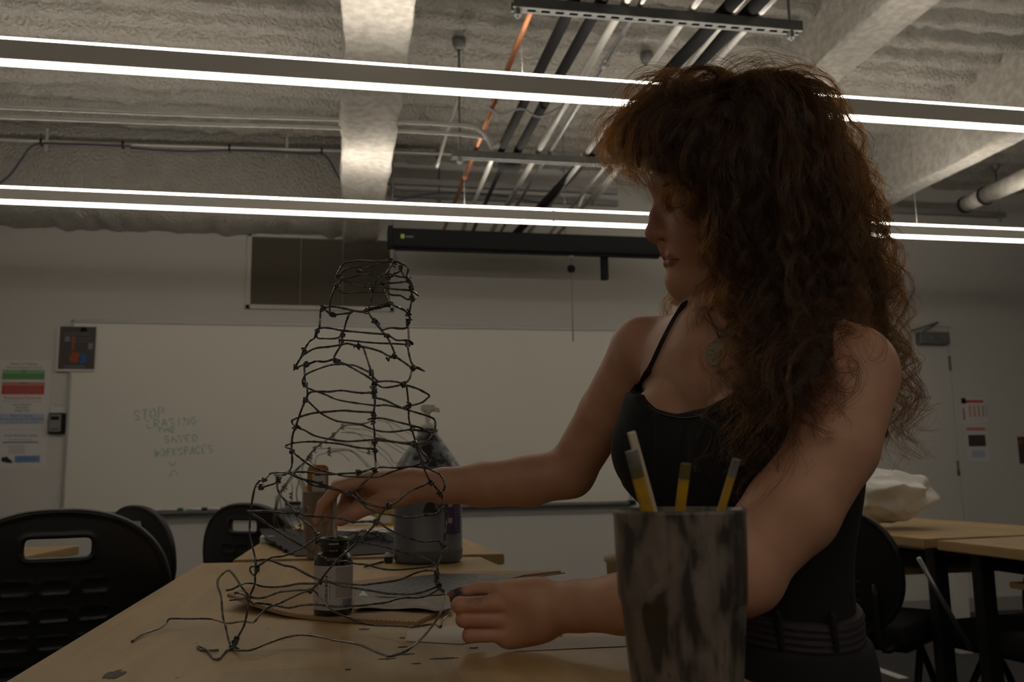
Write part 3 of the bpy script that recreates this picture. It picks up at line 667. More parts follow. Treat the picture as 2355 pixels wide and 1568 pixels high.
def table(label, pts, tz, shelf=None, brace=False):
    c = np.mean(pts, 0); t = thing('work_table', label, 'table', (c[0], c[1], 0), 'wooden work tables on black legs')
    me = slab_mesh(pts, tz-TH, tz); me.materials.append(MAT['maple']); link('tabletop', me, t)
    fx_ = .30 if 'end to end' in label else .2
    ins = [np.array(p)+(np.array(c)-np.array(p))*np.array([fx_, .06]) for p in pts]
    for p in ins:
        MB().box((p[0], p[1], (tz-TH)/2), (.045, .045, tz-TH), .004).build('leg', MAT['dark_metal'], t)
    mb = MB()
    for a, b in zip(ins, ins[1:]+ins[:1]): mb.tube([(a[0], a[1], tz-TH-.035), (b[0], b[1], tz-TH-.035)], .02, 6, smooth=False)
    mb.build('apron', MAT['dark_metal'], t)
    if shelf is not None:
        x0, x1, y0_, y1_, z = shelf
        me = slab_mesh([(x0, y0_), (x1, y0_), (x1, y1_), (x0, y1_)], z-.017, z, .002); me.materials.append(MAT['maple']); link('shelf', me, t)
    if brace:
        for (a, b) in brace: MB().tube([a, b], .007, 8).build('brace', MAT['galv'], t)
    return t
table('nearest wooden work table, under the wire sculpture and the ink bottle', [(-.364, .42), (.443, .42), (.371, 2.436), (-.364, 2.51)], TZ)
T2Z = TZ+.002
table('second wooden work table, beyond the nearest one, with the black board on it', [(-.287, 2.553), (.442, 2.475), (.37, 4.22), (-.25, 4.3)], T2Z)
b0, b1 = at(2112, 1283, 2.62), at(2232, 1492, 2.62)
table('wooden work table carrying the white plastic bag', [(1.785, 2.545), (2.53, 2.63), (2.53, 4.30), (1.785, 4.25)], TZ, shelf=(1.83, 2.45, 2.75, 4.1, TZ-.115), brace=[(b0, b1)])
table('wooden work table at the picture edge, end to end with the bag table', [(1.772, .75), (2.54, .75), (2.52, 2.60), (1.783, 2.485)], TZ, shelf=(1.87, 2.45, .9, 2.30, TZ-.105))
A, B = on_z(56, 1281, TZ), on_z(178, 1255.5, TZ); d = (B-A)/np.linalg.norm(B-A)
A2 = A-d*.6; nrm = np.array([-d[1], d[0], 0]); B2 = B+d*.02
table('wooden work table seen through the handle slot of the nearest black chair', [tuple(A2[:2]), tuple(B2[:2]), tuple((B2+nrm*.72)[:2]), tuple((A2+nrm*.72)[:2])], TZ)
def dab(label, cx, cy, ln, wd, m, k=0):
    """thin dried paint mark lying on the near table"""
    c = on_z(cx, cy, TZ); r = np.random.default_rng(k); n = 18; pts = []
    for i in range(n):
        q = 2*math.pi*i/n; e = 1+.28*r.normal()
        pts.append((c[0]+ln*math.cos(q)*e, c[1]+wd*math.sin(q)*e))
    mb = MB().hexa([(p[0], p[1], TZ+.0002) for p in pts], [(p[0], p[1], TZ+.0008) for p in pts])
    return tag(mb.build('paint_mark', m), label, 'paint mark')
mat('dried_paint', (0.10, 0.065, 0.055), .7); mat('dried_blue', (0.10, 0.10, 0.17), .7); mat('dried_black', (0.02, 0.018, 0.018), .55)
dab('long brown dried smear near the table corner, below the loose wire end', 262, 1552, .010, .022, MAT['dried_paint'], 1)
dab('faint blue dried scribble on the table below the bottle', 838, 1447, .007, .006, MAT['dried_blue'], 2)
for i, (x, y, l_, w_) in enumerate([(926, 1467, .004, .003), (970, 1475, .006, .003), (926, 1488, .005, .003), (932, 1505, .008, .002), (893, 1515, .008, .002), (1024, 1514, .012, .003), (1020, 1457, .003, .003), (1088, 1490, .005, .003), (960, 1526, .004, .002), (800, 1540, .003, .003), (1290, 1463, .002, .003)]):
    dab(['tiny black paint fleck beside the white paper', 'small black paint dash right of the wire loop', 'black paint fleck just below the white paper', 'thin black paint dash under the wire bend', 'thin black dash nearest the wire bend', 'curved black dash in front of the hand', 'tiny black fleck on the white paper', 'small black fleck below the resting hand', 'faint fleck between the two thin dashes', 'lone dark fleck near the table front', 'tiny black fleck below the forearm'][i], x, y, l_, w_, MAT['dried_black'], 10+i)

# ------------------------------------------------------------------ chairs
class ShellSDF(SDF):
    def near(self, c, rad): return [1] if abs(c[0]) < .3+rad else []
    def ev(self, X, prims=None):
        x, y, z = X[..., 0], X[..., 1], X[..., 2]
        yy = y-.55*x*x-.18*np.maximum(z, 0)**2*2
        e = ((np.abs(x)/.24)**2.3+(np.abs(z)/.215)**2.3+1e-9)**(1/2.3)
        d2 = (e-1)*.2
        sx, sz = np.abs(x)-.056, np.abs(z-.130)-.010
        sl = np.sqrt(np.maximum(sx, 0)**2+np.maximum(sz, 0)**2)+np.minimum(np.maximum(sx, sz), 0)-.010
        d2 = np.maximum(d2, -sl)
        px = x-np.clip(np.round(x/.078), -1, 1)*.078; pz = (z-.046); pz = pz-np.clip(np.round(pz/.060), -3, 0)*.060
        ax, az = np.abs(px)-.024, np.abs(pz)-.006
        pad = np.sqrt(np.maximum(ax, 0)**2+np.maximum(az, 0)**2)-.008
        bump = .0028*np.clip(1-np.abs(pad)/.004, 0, 1)-.002*np.clip(-pad/.004, 0, 1)
        rimw = .004*np.clip(1-np.abs(d2+.006)/.008, 0, 1)
        w_ = np.stack([d2+.006, np.abs(yy)-(.0035+bump+rimw)], -1)
        return np.minimum(w_.max(-1), 0)+np.linalg.norm(np.maximum(w_, 0), axis=-1)-.006
V, Q = surface(ShellSDF(), (-.26, -.05, -.235), (.26, .10, .235), .0045)
V = relax(V, Q, 1, .4)
SHELL = bpy.data.meshes.new('chair_shell'); SHELL.from_pydata(V.tolist(), [], Q.tolist()); SHELL.polygons.foreach_set('use_smooth', [True]*len(Q)); SHELL.update()
mat('chair_plastic', (0.010, 0.0095, 0.0095), .38, bump=(900, .15, .0005)); mat('chair_fabric', (0.014, 0.013, 0.013), .9); mat('chair_rim', (0.02, 0.02, 0.02), .4)
SHELL.materials.append(MAT['chair_plastic'])
class SeatSDF(SDF):
    def near(self, c, rad): return [1]
    def ev(self, X, prims=None):
        q = np.abs(X-np.array([0, 0, 0], np.float32))-np.array([.205, .195, .012], np.float32)
        return np.linalg.norm(np.maximum(q, 0), axis=-1)+np.minimum(q.max(-1), 0)-.028
V, Q = surface(SeatSDF(), (-.25, -.25, -.06), (.25, .25, .06), .012)
SEAT = bpy.data.meshes.new('chair_seat'); SEAT.from_pydata(V.tolist(), [], Q.tolist()); SEAT.polygons.foreach_set('use_smooth', [True]*len(Q)); SEAT.materials.append(MAT['chair_fabric']); SEAT.update()
def chair(label, pos, yaw, ztop, tilt=0.12, seat_z=.47):
    """pos: plan position of the back shell; yaw: direction (deg) its sitter looks, 0 = +Y; local +Y is forward"""
    t = thing('task_chair', label, 'chair', (0, 0, 0), 'black task chairs with handle slots')
    R = Matrix.Rotation(-math.radians(yaw), 4, 'Z'); zc = ztop-.215
    t.matrix_world = Matrix.Translation((pos[0], pos[1], 0)) @ R
    def sub(name, data, loc, rot=(0, 0, 0), parent=t):
        o = bpy.data.objects.new(name, data); COL.objects.link(o); o.parent = parent; o.location = loc; o.rotation_euler = rot; return o
    sub('backrest', SHELL, (0, 0, zc), (tilt, 0, 0))
    sub('seat', SEAT, (0, .27, seat_z))
    def part(name, mb, m): o = mb.build(name, m); o.parent = t; return o
    for s in (-1, 1):
        part('back_upright', MB().tube(spline([(s*.15, .012, zc-.03), (s*.16, .01, zc-.22), (s*.2, .06, seat_z-.02), (s*.2, .25, seat_z-.05)], 5), .011, 8), MAT['dark_metal'])
        for f in (0, 1):
            y = .06 if f == 0 else .46
            part('leg', MB().tube(spline([(s*.2, .25, seat_z-.05), (s*.21, .25+(y-.25)*.5, seat_z-.2), (s*.235, y, .06)], 5), .012, 8), MAT['dark_metal'])
            part('caster', MB().tube([(s*.235-.012, y, .03), (s*.235+.012, y, .03)], .03, 14), MAT['black_plastic'])
    part('seat_frame', MB().box((0, .27, seat_z-.045), (.4, .3, .02), .004), MAT['dark_metal'])
    return t
def cpos(px, d): p = at(px, 1200, d); return p
chair('black task chair beside the near table, closest, its handle slot showing a table behind', cpos(138, 1.97), -12, .992)
p = cpos(566, 3.35); chair('black task chair just left of the second table, with dimpled back', p, 38, .962)
p = cpos(312, 3.75); chair('black task chair turned sideways, behind the nearest chair, below the whiteboard', p, 46, .948)
p = cpos(1892, 2.95); chair('black task chair with its seat under the bag table, behind the person', p, 52, .935, seat_z=.52)
p = cpos(2345, 3.0); chair('black task chair under the table at the picture edge', p+np.array([.25, 0, 0]), -100, .80, seat_z=.50)

# white post and white tape lines on the carpet
q = at(2217, 1508, 5.1)
tag(MB().box((q[0], q[1], .37), (.085, .06, .74), .006).build('white_post', MAT['wall_paint']), 'white painted post standing behind the bag table', 'post')
for lab, a, b in (('short white tape line on the carpet beside the white post', (2236, 1481), (2368, 1465)), ('white tape line on the carpet beside the jeans', (1990, 1529), (2078, 1560))):
    A, B = on_z(*a, .0), on_z(*b, .0); d = B-A; n_ = np.array([-d[1], d[0], 0]); n_ /= np.linalg.norm(n_); w_ = .028
    tag(MB().slab([A-n_*w_, B-n_*w_, B+n_*w_, A+n_*w_], .0, .003).build('floor_tape', MAT['white_gloss']), lab, 'tape')
# ------------------------------------------------------------------ things on the tables
mat('brown_glass', (0.010, 0.006, 0.005), .12, spec=.6, coat=.4); mat('label_paper', (0.50, 0.47, 0.46), .7); mat('print_dark', (0.045, 0.04, 0.045), .8); mat('print_purple', (0.10, 0.09, 0.16), .8); mat('print_grey', (0.20, 0.18, 0.19), .8)
bc = on_z(765.5, 1413, TZ+.006); BX, BY, BZ = bc[0], bc[1], TZ+.0065; BR = .0295
t = thing('ink_bottle', 'open brown glass ink bottle with a white label, under the dipping hand', 'bottle', (BX, BY, BZ))
ss = BR/.030
MB().lathe([(0, .004), (.026, 0), (.0295, .003), (.030, .008), (.030, .082), (.0285, .089), (.024, .094), (.0215, .097), (.0205, .100), (.0215, .102), (.0232, .104), (.0232, .1085), (.0222, .110), (.0228, .112), (.0228, .1165), (.0215, .118), (.0192, .1175), (.0185, .112), (.0185, .09), (.024, .08), (.026, .06), (0, .055)], (BX, BY, BZ), 40).build('glass_body', MAT['brown_glass'], t)
def cyl_patch(cx, cy, r, a0, a1, z0, z1, n=12):
    """patch on an upright cylinder; angle 0 faces the camera, positive to the right"""
    f = math.atan2(-cy, -cx); V = []
    for i in range(n+1):
        a = f+(a0+(a1-a0)*i/n)
        V += [(cx+r*math.cos(a), cy+r*math.sin(a), z0), (cx+r*math.cos(a), cy+r*math.sin(a), z1)]
    return V, [(2*i, 2*i+2, 2*i+3, 2*i+1) for i in range(n)]
lab = MB().add(*cyl_patch(BX, BY, .0303, -1.9, 1.9, BZ+.010, BZ+.076, 30), True).build('label', MAT['label_paper'], t)
mb = MB()
for k, z in enumerate(np.linspace(.072, .030, 17)):
    a = .12
    while a < 1.25:
        w_ = rng.uniform(.03, .12); mb.add(*cyl_patch(BX, BY, .0305, a, min(a+w_, 1.28), BZ+z-.0006, BZ+z+.0006, 2)); a += w_+.025
mb.build('fine_print', MAT['print_grey'], lab, kind='stuff')
mb = MB(); a = .5
while a < 1.2:
    w_ = rng.uniform(.008, .03); mb.add(*cyl_patch(BX, BY, .0305, a, a+w_, BZ+.0125, BZ+.0255, 1)); a += w_+.016
mb.build('barcode', MAT['print_purple'], lab, kind='stuff')
mb = MB(); z = .020
while z < .060:
    h_ = rng.uniform(.0006, .0028); mb.add(*cyl_patch(BX, BY, .0305, -.42, -.28, BZ+z, BZ+z+h_, 2)); mb.add(*cyl_patch(BX, BY, .0305, -.20, -.13, BZ+z, BZ+z+h_*.4, 2)); z += h_+.0012
mb.build('side_code', MAT['print_dark'], lab, kind='stuff')
mb = MB()
for z in (.018, .021, .030, .033, .042, .045): mb.add(*cyl_patch(BX, BY, .0305, -.95, -.88, BZ+z, BZ+z+.002, 2))
mb.build('side_dots', MAT['print_dark'], lab, kind='stuff')
# brush in the bottle
mat('clear_handle', (0.55, 0.53, 0.48), .25, trans=.35); mat('bristle_dark', (0.03, 0.025, 0.022), .8)
b_top = at(769, 1122, 1.385); b_bot = np.array([BX+.003, BY+.002, BZ+.075])
d = b_bot-b_top
t = thing('paintbrush', 'pale handled brush dipped into the ink bottle by the far hand', 'paintbrush', b_bot)
MB().tube([b_top, b_top+d*.35, b_top+d*.72], [.0028, .0042, .0034], 10).build('handle', MAT['clear_handle'], t)
MB().tube([b_top+d*.72, b_top+d*.86], [.0038, .0045], 10).build('ferrule', MAT['galv'], t); MB().tube([b_top+d*.86, b_top+d*.95, b_bot], [.0045, .005, .001], 10).build('bristles', MAT['bristle_dark'], t)

def poly_on(pts, z):  return [on_z(x, y, z)[:2] for x, y in pts]
def sheet_on(name, label, cat, pts, z0, th, m, lift=None, **kw):
    """thin sheet whose corners are sighted on the table; lift(x, y) raises it"""
    P = poly_on(pts, z0); c = np.mean(P, 0); bm = bmesh.new()
    vs = [bm.verts.new((p[0], p[1], 0)) for p in P]; bm.faces.new(vs); bmesh.ops.triangulate(bm, faces=bm.faces[:])
    bmesh.ops.subdivide_edges(bm, edges=bm.edges[:], cuts=5, use_grid_fill=True)
    geo = bmesh.ops.extrude_face_region(bm, geom=bm.faces[:]); top = [g for g in geo['geom'] if isinstance(g, bmesh.types.BMVert)]
    ts = set(top)
    for v in bm.verts: v.co.z = z0+(th if v in ts else 0)+(lift(v.co.x, v.co.y) if lift else 0)
    bmesh.ops.recalc_face_normals(bm, faces=bm.faces[:])
    me = bpy.data.meshes.new(name); bm.to_mesh(me); bm.free(); me.materials.append(m)
    return link(name, me, kw.pop('parent', None), label=label, cat=cat, **kw)
mat('cardboard', (0.40, 0.265, 0.145), .85, noise=(14, .5, (0.34, 0.225, 0.125))); mat('cardboard_flute', (0.07, 0.042, 0.022), .9); mat('black_paint', (0.022, 0.021, 0.021), .36, noise=(45, .25, (0.06, 0.056, 0.052)), bump=(70, 1.0, .006), spec=.5)
mat('grey_paper', (0.36, 0.32, 0.28), .8, noise=(25, .5, (0.17, 0.15, 0.14), 8)); mat('thin_paper', (0.52, 0.45, 0.37), .6)
cl = on_z(520, 1385, TZ)
def lift_card(x, y):
    return .020*max(0, 1-(x-cl[0])/.16)**1.6
t = thing('cardboard_sheet', 'tan corrugated cardboard lying under the ink bottle, one corner curled up', 'cardboard', (cl[0]+.2, cl[1]+.2, TZ+.001))
cp = [(522, 1398), (650, 1419), (790, 1431), (955, 1440), (1045, 1394), (1215, 1327), (1290, 1318), (1000, 1319), (850, 1338), (700, 1352), (580, 1372)]
sheet_on('board', None, None, cp, TZ+.001, .0058, MAT['cardboard'], lift_card, parent=t)
E0 = np.array([np.r_[p, 0] for p in poly_on([(522, 1398), (650, 1419), (790, 1431), (955, 1440)], TZ)]); E_ = np.vstack([E0[i]+(E0[i+1]-E0[i])*np.linspace(0, 1, 32, endpoint=False)[:, None] for i in range(3)]+[E0[-1:]])
mb = MB()
for i in range(len(E_)-1):
    a, b = E_[i], E_[i+1]; za = TZ+.0015+lift_card(a[0], a[1])+(.0048 if i % 2 else 0); zb = TZ+.0015+lift_card(b[0], b[1])+(0 if i % 2 else .0048); o_ = -.0055
    mb.add([(a[0], a[1]+o_, za), (b[0], b[1]+o_, zb), (b[0], b[1]+o_, zb+.0018), (a[0], a[1]+o_, za+.0018)], [(0, 1, 2, 3)])
mb.build('corrugated_edge', MAT['cardboard_flute'], t, kind='stuff')
P = [on_z(1215, 1331, TZ+.006), on_z(1245, 1325, TZ+.010), on_z(1275, 1320, TZ+.010), on_z(1300, 1317, TZ+.012)]
MB().tube(spline(P, 5), .0016, 6).build('torn_strip', MAT['cardboard'], t)
sheet_on('black_painted_sheet', 'wet black painted patch of sheet beside the bottle, behind the resting hand', 'painted sheet', [(818, 1372), (930, 1375), (1040, 1366), (1120, 1347), (1212, 1322), (1010, 1320), (900, 1333), (815, 1350)], TZ+.0074, .0015, MAT['black_paint'])
sheet_on('grey_paper', 'grey smeared paper folded in front of the black painted sheet', 'paper', [(814, 1405), (900, 1401), (1000, 1407), (1040, 1400), (1036, 1374), (930, 1377), (815, 1375)], TZ+.0094, .0008, MAT['grey_paper'], lambda x, y: .004*math.sin(x*40)**2)
P = [on_z(822, 1372, TZ+.012), on_z(835, 1358, TZ+.012), on_z(851, 1373, TZ+.010), on_z(840, 1377, TZ+.010)]
tag(MB().hexa([p+np.array([0, 0, -.0006]) for p in P], P).build('paper_scrap', MAT['white_paper']), 'small white torn paper scrap right of the bottle', 'paper')
sheet_on('tracing_paper', 'thin white paper on the table in front of the resting hand', 'paper', [(932, 1474), (938, 1450), (1050, 1438), (1130, 1470), (1060, 1481)], TZ+.0006, .0004, MAT['thin_paper'])
sheet_on('tracing_paper', 'thin white paper strip under the nearer forearm', 'paper', [(1180, 1498), (1260, 1466), (1440, 1462), (1440, 1486), (1300, 1492)], TZ+.0006, .0004, MAT['thin_paper'])

# paint jug with a pump
jc = on_z(984, 1291, TZ); JX, JY = jc[0], jc[1]; jd = dep(jc); jr = 79*jd/FPX
mat('jug_plastic', (0.125, 0.132, 0.152), .33, noise=(7, .4, (0.10, 0.105, 0.122)), spec=.4); mat('jug_top', (0.20, 0.215, 0.25), .4, noise=(38, .12, (0.02, 0.02, 0.02), 6)); mat('pump_white', (0.72, 0.70, 0.66), .4); mat('smear_black', (0.012, 0.011, 0.010), .5); mat('smear_orange', (0.30, 0.10, 0.03), .6); mat('label_purple', (0.055, 0.035, 0.10), .5); mat('label_pink', (0.42, 0.30, 0.30), .6)
t = thing('paint_jug', 'grey gallon paint jug with a white pump, behind the outstretched arm', 'jug', (JX, JY, TZ+.0005))
J = lambda p, s=28, **k: MB().lathe(p, (JX, JY, TZ+.0005), 40, **k)
J([(0, .003), (jr*.9, 0), (jr*.98, .008), (jr, .03), (jr*1.0, .034), (jr*.985, .036), (jr*.985, .20), (jr*.98, .225), (jr*.95, .240)], power=2.6).build('body', MAT['jug_plastic'], t)
zt = .240; zn = (1303-1003)*jd/FPX
J([(jr*.95, zt), (jr*.86, zt+.014), (jr*.3, zn-.010), (jr*.26, zn)], power=2.5).build('shoulder', MAT['jug_top'], t)
J([(jr*.24, zn-.012), (jr*.30, zn-.004), (jr*.30, zn+.002), (jr*.20, zn+.004)]).build('black_collar', MAT['smear_black'], t)
pm = J([(.0, zn), (.021, zn), (.021, zn+.012), (.016, zn+.018), (.0075, zn+.020), (.0065, zn+.045), (.012, zn+.047), (.012, zn+.052), (0, zn+.053)]).build('pump', MAT['pump_white'], t)
hx = np.array([JX, JY, TZ+zn+.060])
MB().box(hx, (.036, .026, .018), .005).hexa([hx+np.array(v) for v in ((.010, -.009, .006), (.010, .009, .006), (.010, .009, -.008), (.010, -.009, -.008))], [hx+np.array(v) for v in ((.032, -.006, -.004), (.032, .006, -.004), (.032, .006, -.013), (.032, -.006, -.013))]).build('pump_head', MAT['pump_white'], pm)
def splat(parent, label, pts, m, d):
    P = [at(x, y, d) for x, y in pts]; c = np.mean(P, 0)
    return MB().hexa([p+FWD*.003 for p in P], P).build('paint_blotch', m, parent, label=label)
rf = jd-jr*1.01
splat(t, 'black blotch on the jug front', [(972, 1178), (978, 1160), (988, 1152), (1000, 1158), (1000, 1170), (1014, 1178), (1008, 1182), (988, 1176)], MAT['smear_black'], rf-.0005)
splat(t, 'red speck on the jug front', [(937, 1177), (941, 1177), (941, 1181), (937, 1181)], MAT['mid_red'], rf-.0005)
lb = MB().add(*cyl_patch(JX, JY, jr*1.10, .50, .98, TZ+.075, TZ+.165, 8)).build('label', MAT['label_purple'], t)
mb = MB()
for z in np.arange(.080, .162, .0075): mb.add(*cyl_patch(JX, JY, jr*1.106, .76, .76+rng.uniform(.08, .19), TZ+z, TZ+z+.002, 2))
mb.build('fine_print', MAT['print_grey'], lb, kind='stuff')
MB().add(*cyl_patch(JX, JY, jr*1.106, .55, .68, TZ+.10, TZ+.113, 3)).add(*cyl_patch(JX, JY, jr*1.106, .55, .68, TZ+.140, TZ+.152, 3)).build('picture', MAT['label_pink'], lb, kind='stuff')

# dirty water tumblers
def stained(name, base, dark, clear):
    m = bpy.data.materials.new(name); m.use_nodes = True; N, L = nt(m); b = N['Principled BSDF']; out = N['Material Output']
    b.inputs['Roughness'].default_value = .28; b.inputs['Specular IOR Level'].default_value = .5
    tc = N.new('ShaderNodeTexCoord'); mp = N.new('ShaderNodeMapping'); mp.inputs['Scale'].default_value = (1, 1, .5); L.new(tc.outputs['Object'], mp.inputs['Vector'])
    n1 = N.new('ShaderNodeTexNoise'); n1.inputs['Scale'].default_value = 42; n1.inputs['Detail'].default_value = 8; n1.inputs['Distortion'].default_value = .5; L.new(mp.outputs['Vector'], n1.inputs['Vector'])
    r1 = N.new('ShaderNodeValToRGB'); r1.color_ramp.elements[0].position = .40; r1.color_ramp.elements[1].position = .62; r1.color_ramp.elements[0].color = (*dark, 1); r1.color_ramp.elements[1].color = (*base, 1); L.new(r1.outputs['Color'], b.inputs['Base Color'])
    n4 = N.new('ShaderNodeTexNoise'); n4.inputs['Scale'].default_value = 120; n4.inputs['Detail'].default_value = 5; mp4 = N.new('ShaderNodeMapping'); mp4.inputs['Scale'].default_value = (1, 1, .16); L.new(tc.outputs['Object'], mp4.inputs['Vector']); L.new(mp4.outputs['Vector'], n4.inputs['Vector'])
    md = N.new('ShaderNodeMath'); md.operation = 'MULTIPLY_ADD'; L.new(n4.outputs['Fac'], md.inputs[0]); md.inputs[1].default_value = .55; md.inputs[2].default_value = -.275; ma = N.new('ShaderNodeMath'); ma.operation = 'ADD'; L.new(n1.outputs['Fac'], ma.inputs[0]); L.new(md.outputs[0], ma.inputs[1]); L.new(ma.outputs[0], r1.inputs['Fac'])
    r2 = N.new('ShaderNodeValToRGB'); r2.color_ramp.elements[0].position = .36; r2.color_ramp.elements[1].position = .70; r2.color_ramp.elements[0].color = (.05, .05, .05, 1); r2.color_ramp.elements[1].color = (clear, clear, clear, 1); L.new(ma.outputs[0], r2.inputs['Fac'])
    tr = N.new('ShaderNodeBsdfTransparent'); tr.inputs[0].default_value = (.80, .76, .72, 1); mx = N.new('ShaderNodeMixShader')
    L.new(r2.outputs['Color'], mx.inputs[0]); L.new(b.outputs[0], mx.inputs[1]); L.new(tr.outputs[0], mx.inputs[2]); L.new(mx.outputs[0], out.inputs['Surface'])
    MAT[name] = m
stained('stained_cup', (0.33, 0.285, 0.25), (0.045, 0.036, 0.03), .66); stained('stained_cup_far', (0.56, 0.45, 0.39), (0.20, 0.15, 0.125), .85)
def tumbler(label, cx, cy, z0, rt, rb, h, m, zr):
    t = thing('plastic_tumbler', label, 'tumbler', (cx, cy, z0), 'paint water tumblers')
    n = 48; prof = [(rb*.9, 0), (rb, .004)]+[(rb+(rt*.925-rb)*f, h*zr*f) for f in np.linspace(.05, .97, 6)]+[(rt*.935, h*(zr-.01)), (rt*.965, h*(zr+.012)), (rt*.972, h*(zr+.03))]+[(rt*(.975+.025*f), h*(zr+.03+(.94-zr)*f)) for f in (.5, 1.0)]+[(rt*1.01, h*.985), (rt*1.01, h), (rt*.965, h), (rt*.94, h*.96), (rt*.91, h*zr), (rb*.92, .012), (0, .012)]
    V = []
    for r, z in prof:
        for k in range(n):
            q = 2*math.pi*k/n; fl = 1+(.028*math.cos(q*12) if .02 < z < h*zr and r > rb*.95 else 0)
            V.append((cx+r*fl*math.cos(q), cy+r*fl*math.sin(q), z0+z))
    Fc = [(i*n+k, i*n+(k+1) % n, (i+1)*n+(k+1) % n, (i+1)*n+k) for i in range(len(prof)-1) for k in range(n)]+[tuple(range(n-1, -1, -1))]
    MB().add(V, Fc, True).build('cup', m, t); return t
td = .664; tc_ = at(1561, 1170, td); TX, TY = tc_[0], tc_[1]; th_ = tc_[2]-TZ-.001
tumbler('stained plastic tumbler of brushes, biggest and closest, in front of the person', TX, TY, TZ+.001, 150*td/FPX, .034, th_, MAT['stained_cup'], .655)
mat('stick_cream', (0.60, 0.52, 0.38), .6); mat('stick_yellow', (0.72, 0.40, 0.03), .4, noise=(60, .3, (0.50, 0.30, 0.05))); mat('tip_grey', (0.26, 0.25, 0.24), .5, noise=(70, .4, (0.12, 0.10, 0.08))); mat('tip_olive', (0.17, 0.13, 0.04), .6)
def stick(label, top, bot, wtop, flat, cols, dd=(0, 0), name='paintbrush', extra=.10, parts=('handle', 'tip')):
    A = at(*top, td+dd[0]); B = at(*bot, td+dd[1]); D = B+(B-A)*extra/np.linalg.norm(B-A); r = wtop/2*td/FPX
    t = thing(name, label, 'paintbrush', D, 'brushes in the near tumbler')
    ax = (A-B)/np.linalg.norm(A-B); sd = np.cross(ax, FWD); sd /= np.linalg.norm(sd); fr = np.cross(sd, ax)
    def bar(p, q, m, nm, r0=r, r1=r):
        V0 = [p+sd*r0*u+fr*r0*flat*v for u, v in ((-1, -.6), (-.6, -1), (.6, -1), (1, -.6), (1, .6), (.6, 1), (-.6, 1), (-1, .6))]; V1 = [q+sd*r1*u+fr*r1*flat*v for u, v in ((-1, -.6), (-.6, -1), (.6, -1), (1, -.6), (1, .6), (.6, 1), (-.6, 1), (-1, .6))]
        MB().hexa(V0, V1).build(nm, m, t)
    f0 = 0
    for (f, m, nm) in cols:
        bar(A+(D-A)*f0, A+(D-A)*f, m, nm); f0 = f
    return t
LB = (0, 0)
stick('long cream stick standing tallest in the near tumbler', (1452, 994), (1500, 1166), 19, 1, [(1, MAT['stick_cream'], 'stick')], (.015, .02), name='wooden_stick')
stick('flat yellow brush with a grey end, leaning on the cream stick', (1452, 1036), (1487, 1170), 29, .35, [(.11, MAT['tip_grey'], 'tip'), (.15, MAT['tip_olive'], 'ferrule'), (1, MAT['stick_yellow'], 'handle')], (-.012, .0))
stick('short yellow brush with an olive end, in the middle of the tumbler', (1578, 1066), (1564, 1172), 23, .4, [(.09, MAT['tip_olive'], 'tip'), (1, MAT['stick_yellow'], 'handle')], (.0, .01))
stick('yellow brush with a whitish end, leaning to the far rim of the tumbler', (1694, 1056), (1660, 1168), 17, .7, [(.10, MAT['tip_grey'], 'tip'), (1, MAT['stick_yellow'], 'handle')], (-.01, .0))
# second tumbler beyond the bottle
t2c = on_z(733, 1286, TZ); d2 = dep(t2c)
tumbler('stained tumbler with an amber scraper in it, beyond the ink bottle', t2c[0], t2c[1], TZ+.001, 40*d2/FPX, .031, (1290-1137)*d2/FPX, MAT['stained_cup_far'], .6)
mat('amber', (0.30, 0.12, 0.015), .35); mat('yellow_paint', (0.45, 0.27, 0.02), .5, noise=(60, .4, (0.25, 0.22, 0.03)))
q = at(731, 1105, d2+.01)
t = thing('amber_scraper', 'amber plastic scraper with a white label, standing in the far tumbler', 'scraper', q-np.array([0, 0, .10]), 'tools in the far tumbler')
hw = 24*d2/FPX; hh = 36*d2/FPX
def rounded(cx, cz, w_, h_, r, y, dy):
    pts = []
    for sx, sz, a0 in ((1, 1, 0), (-1, 1, 90), (-1, -1, 180), (1, -1, 270)):
        for k in range(5):
            a = math.radians(a0+22.5*k); pts.append((cx+sx*(w_-r)+r*math.cos(a), cz+sz*(h_-r)+r*math.sin(a)))
    return MB().hexa([(p[0], y, p[1]) for p in pts], [(p[0], y+dy, p[1]) for p in pts])
rounded(q[0], q[2], hw, hh, .014, q[1], .008).build('blade', MAT['amber'], t)
rounded(q[0]+.003, q[2]-.004, hw*.62, hh*.6, .002, q[1]-.001, .001).build('label', MAT['label_paper'], t)
for a_, b_, c_, d_ in ((-.3, .3, .3, .42), (.05, .5, -.45, -.05)): MB().add([(q[0]+hw*a_, q[1]-.0016, q[2]+hh*c_), (q[0]+hw*b_, q[1]-.0016, q[2]+hh*c_), (q[0]+hw*b_, q[1]-.0016, q[2]+hh*d_), (q[0]+hw*a_, q[1]-.0016, q[2]+hh*d_)], [(0, 1, 2, 3)]).build('print_block', MAT['print_dark'], t)
MB().box((q[0], q[1]+.004, q[2]-hh-.012), (hw*1.9, .007, .028), .002).build('paint_band', MAT['yellow_paint'], t)
MB().box((q[0], q[1]+.004, q[2]-hh-.06), (.016, .006, .08), .002).build('handle', MAT['amber'], t)
A = at(689, 1090, d2); B = at(712, 1150, d2); Dn = B+(B-A)*1.2
tag(MB().tube([A, B, Dn], [.005, .0065, .005], 8).build('brush_handle', MAT['stick_cream']), 'pale wooden brush handle leaning in the far tumbler', 'paintbrush', 'tools in the far tumbler')

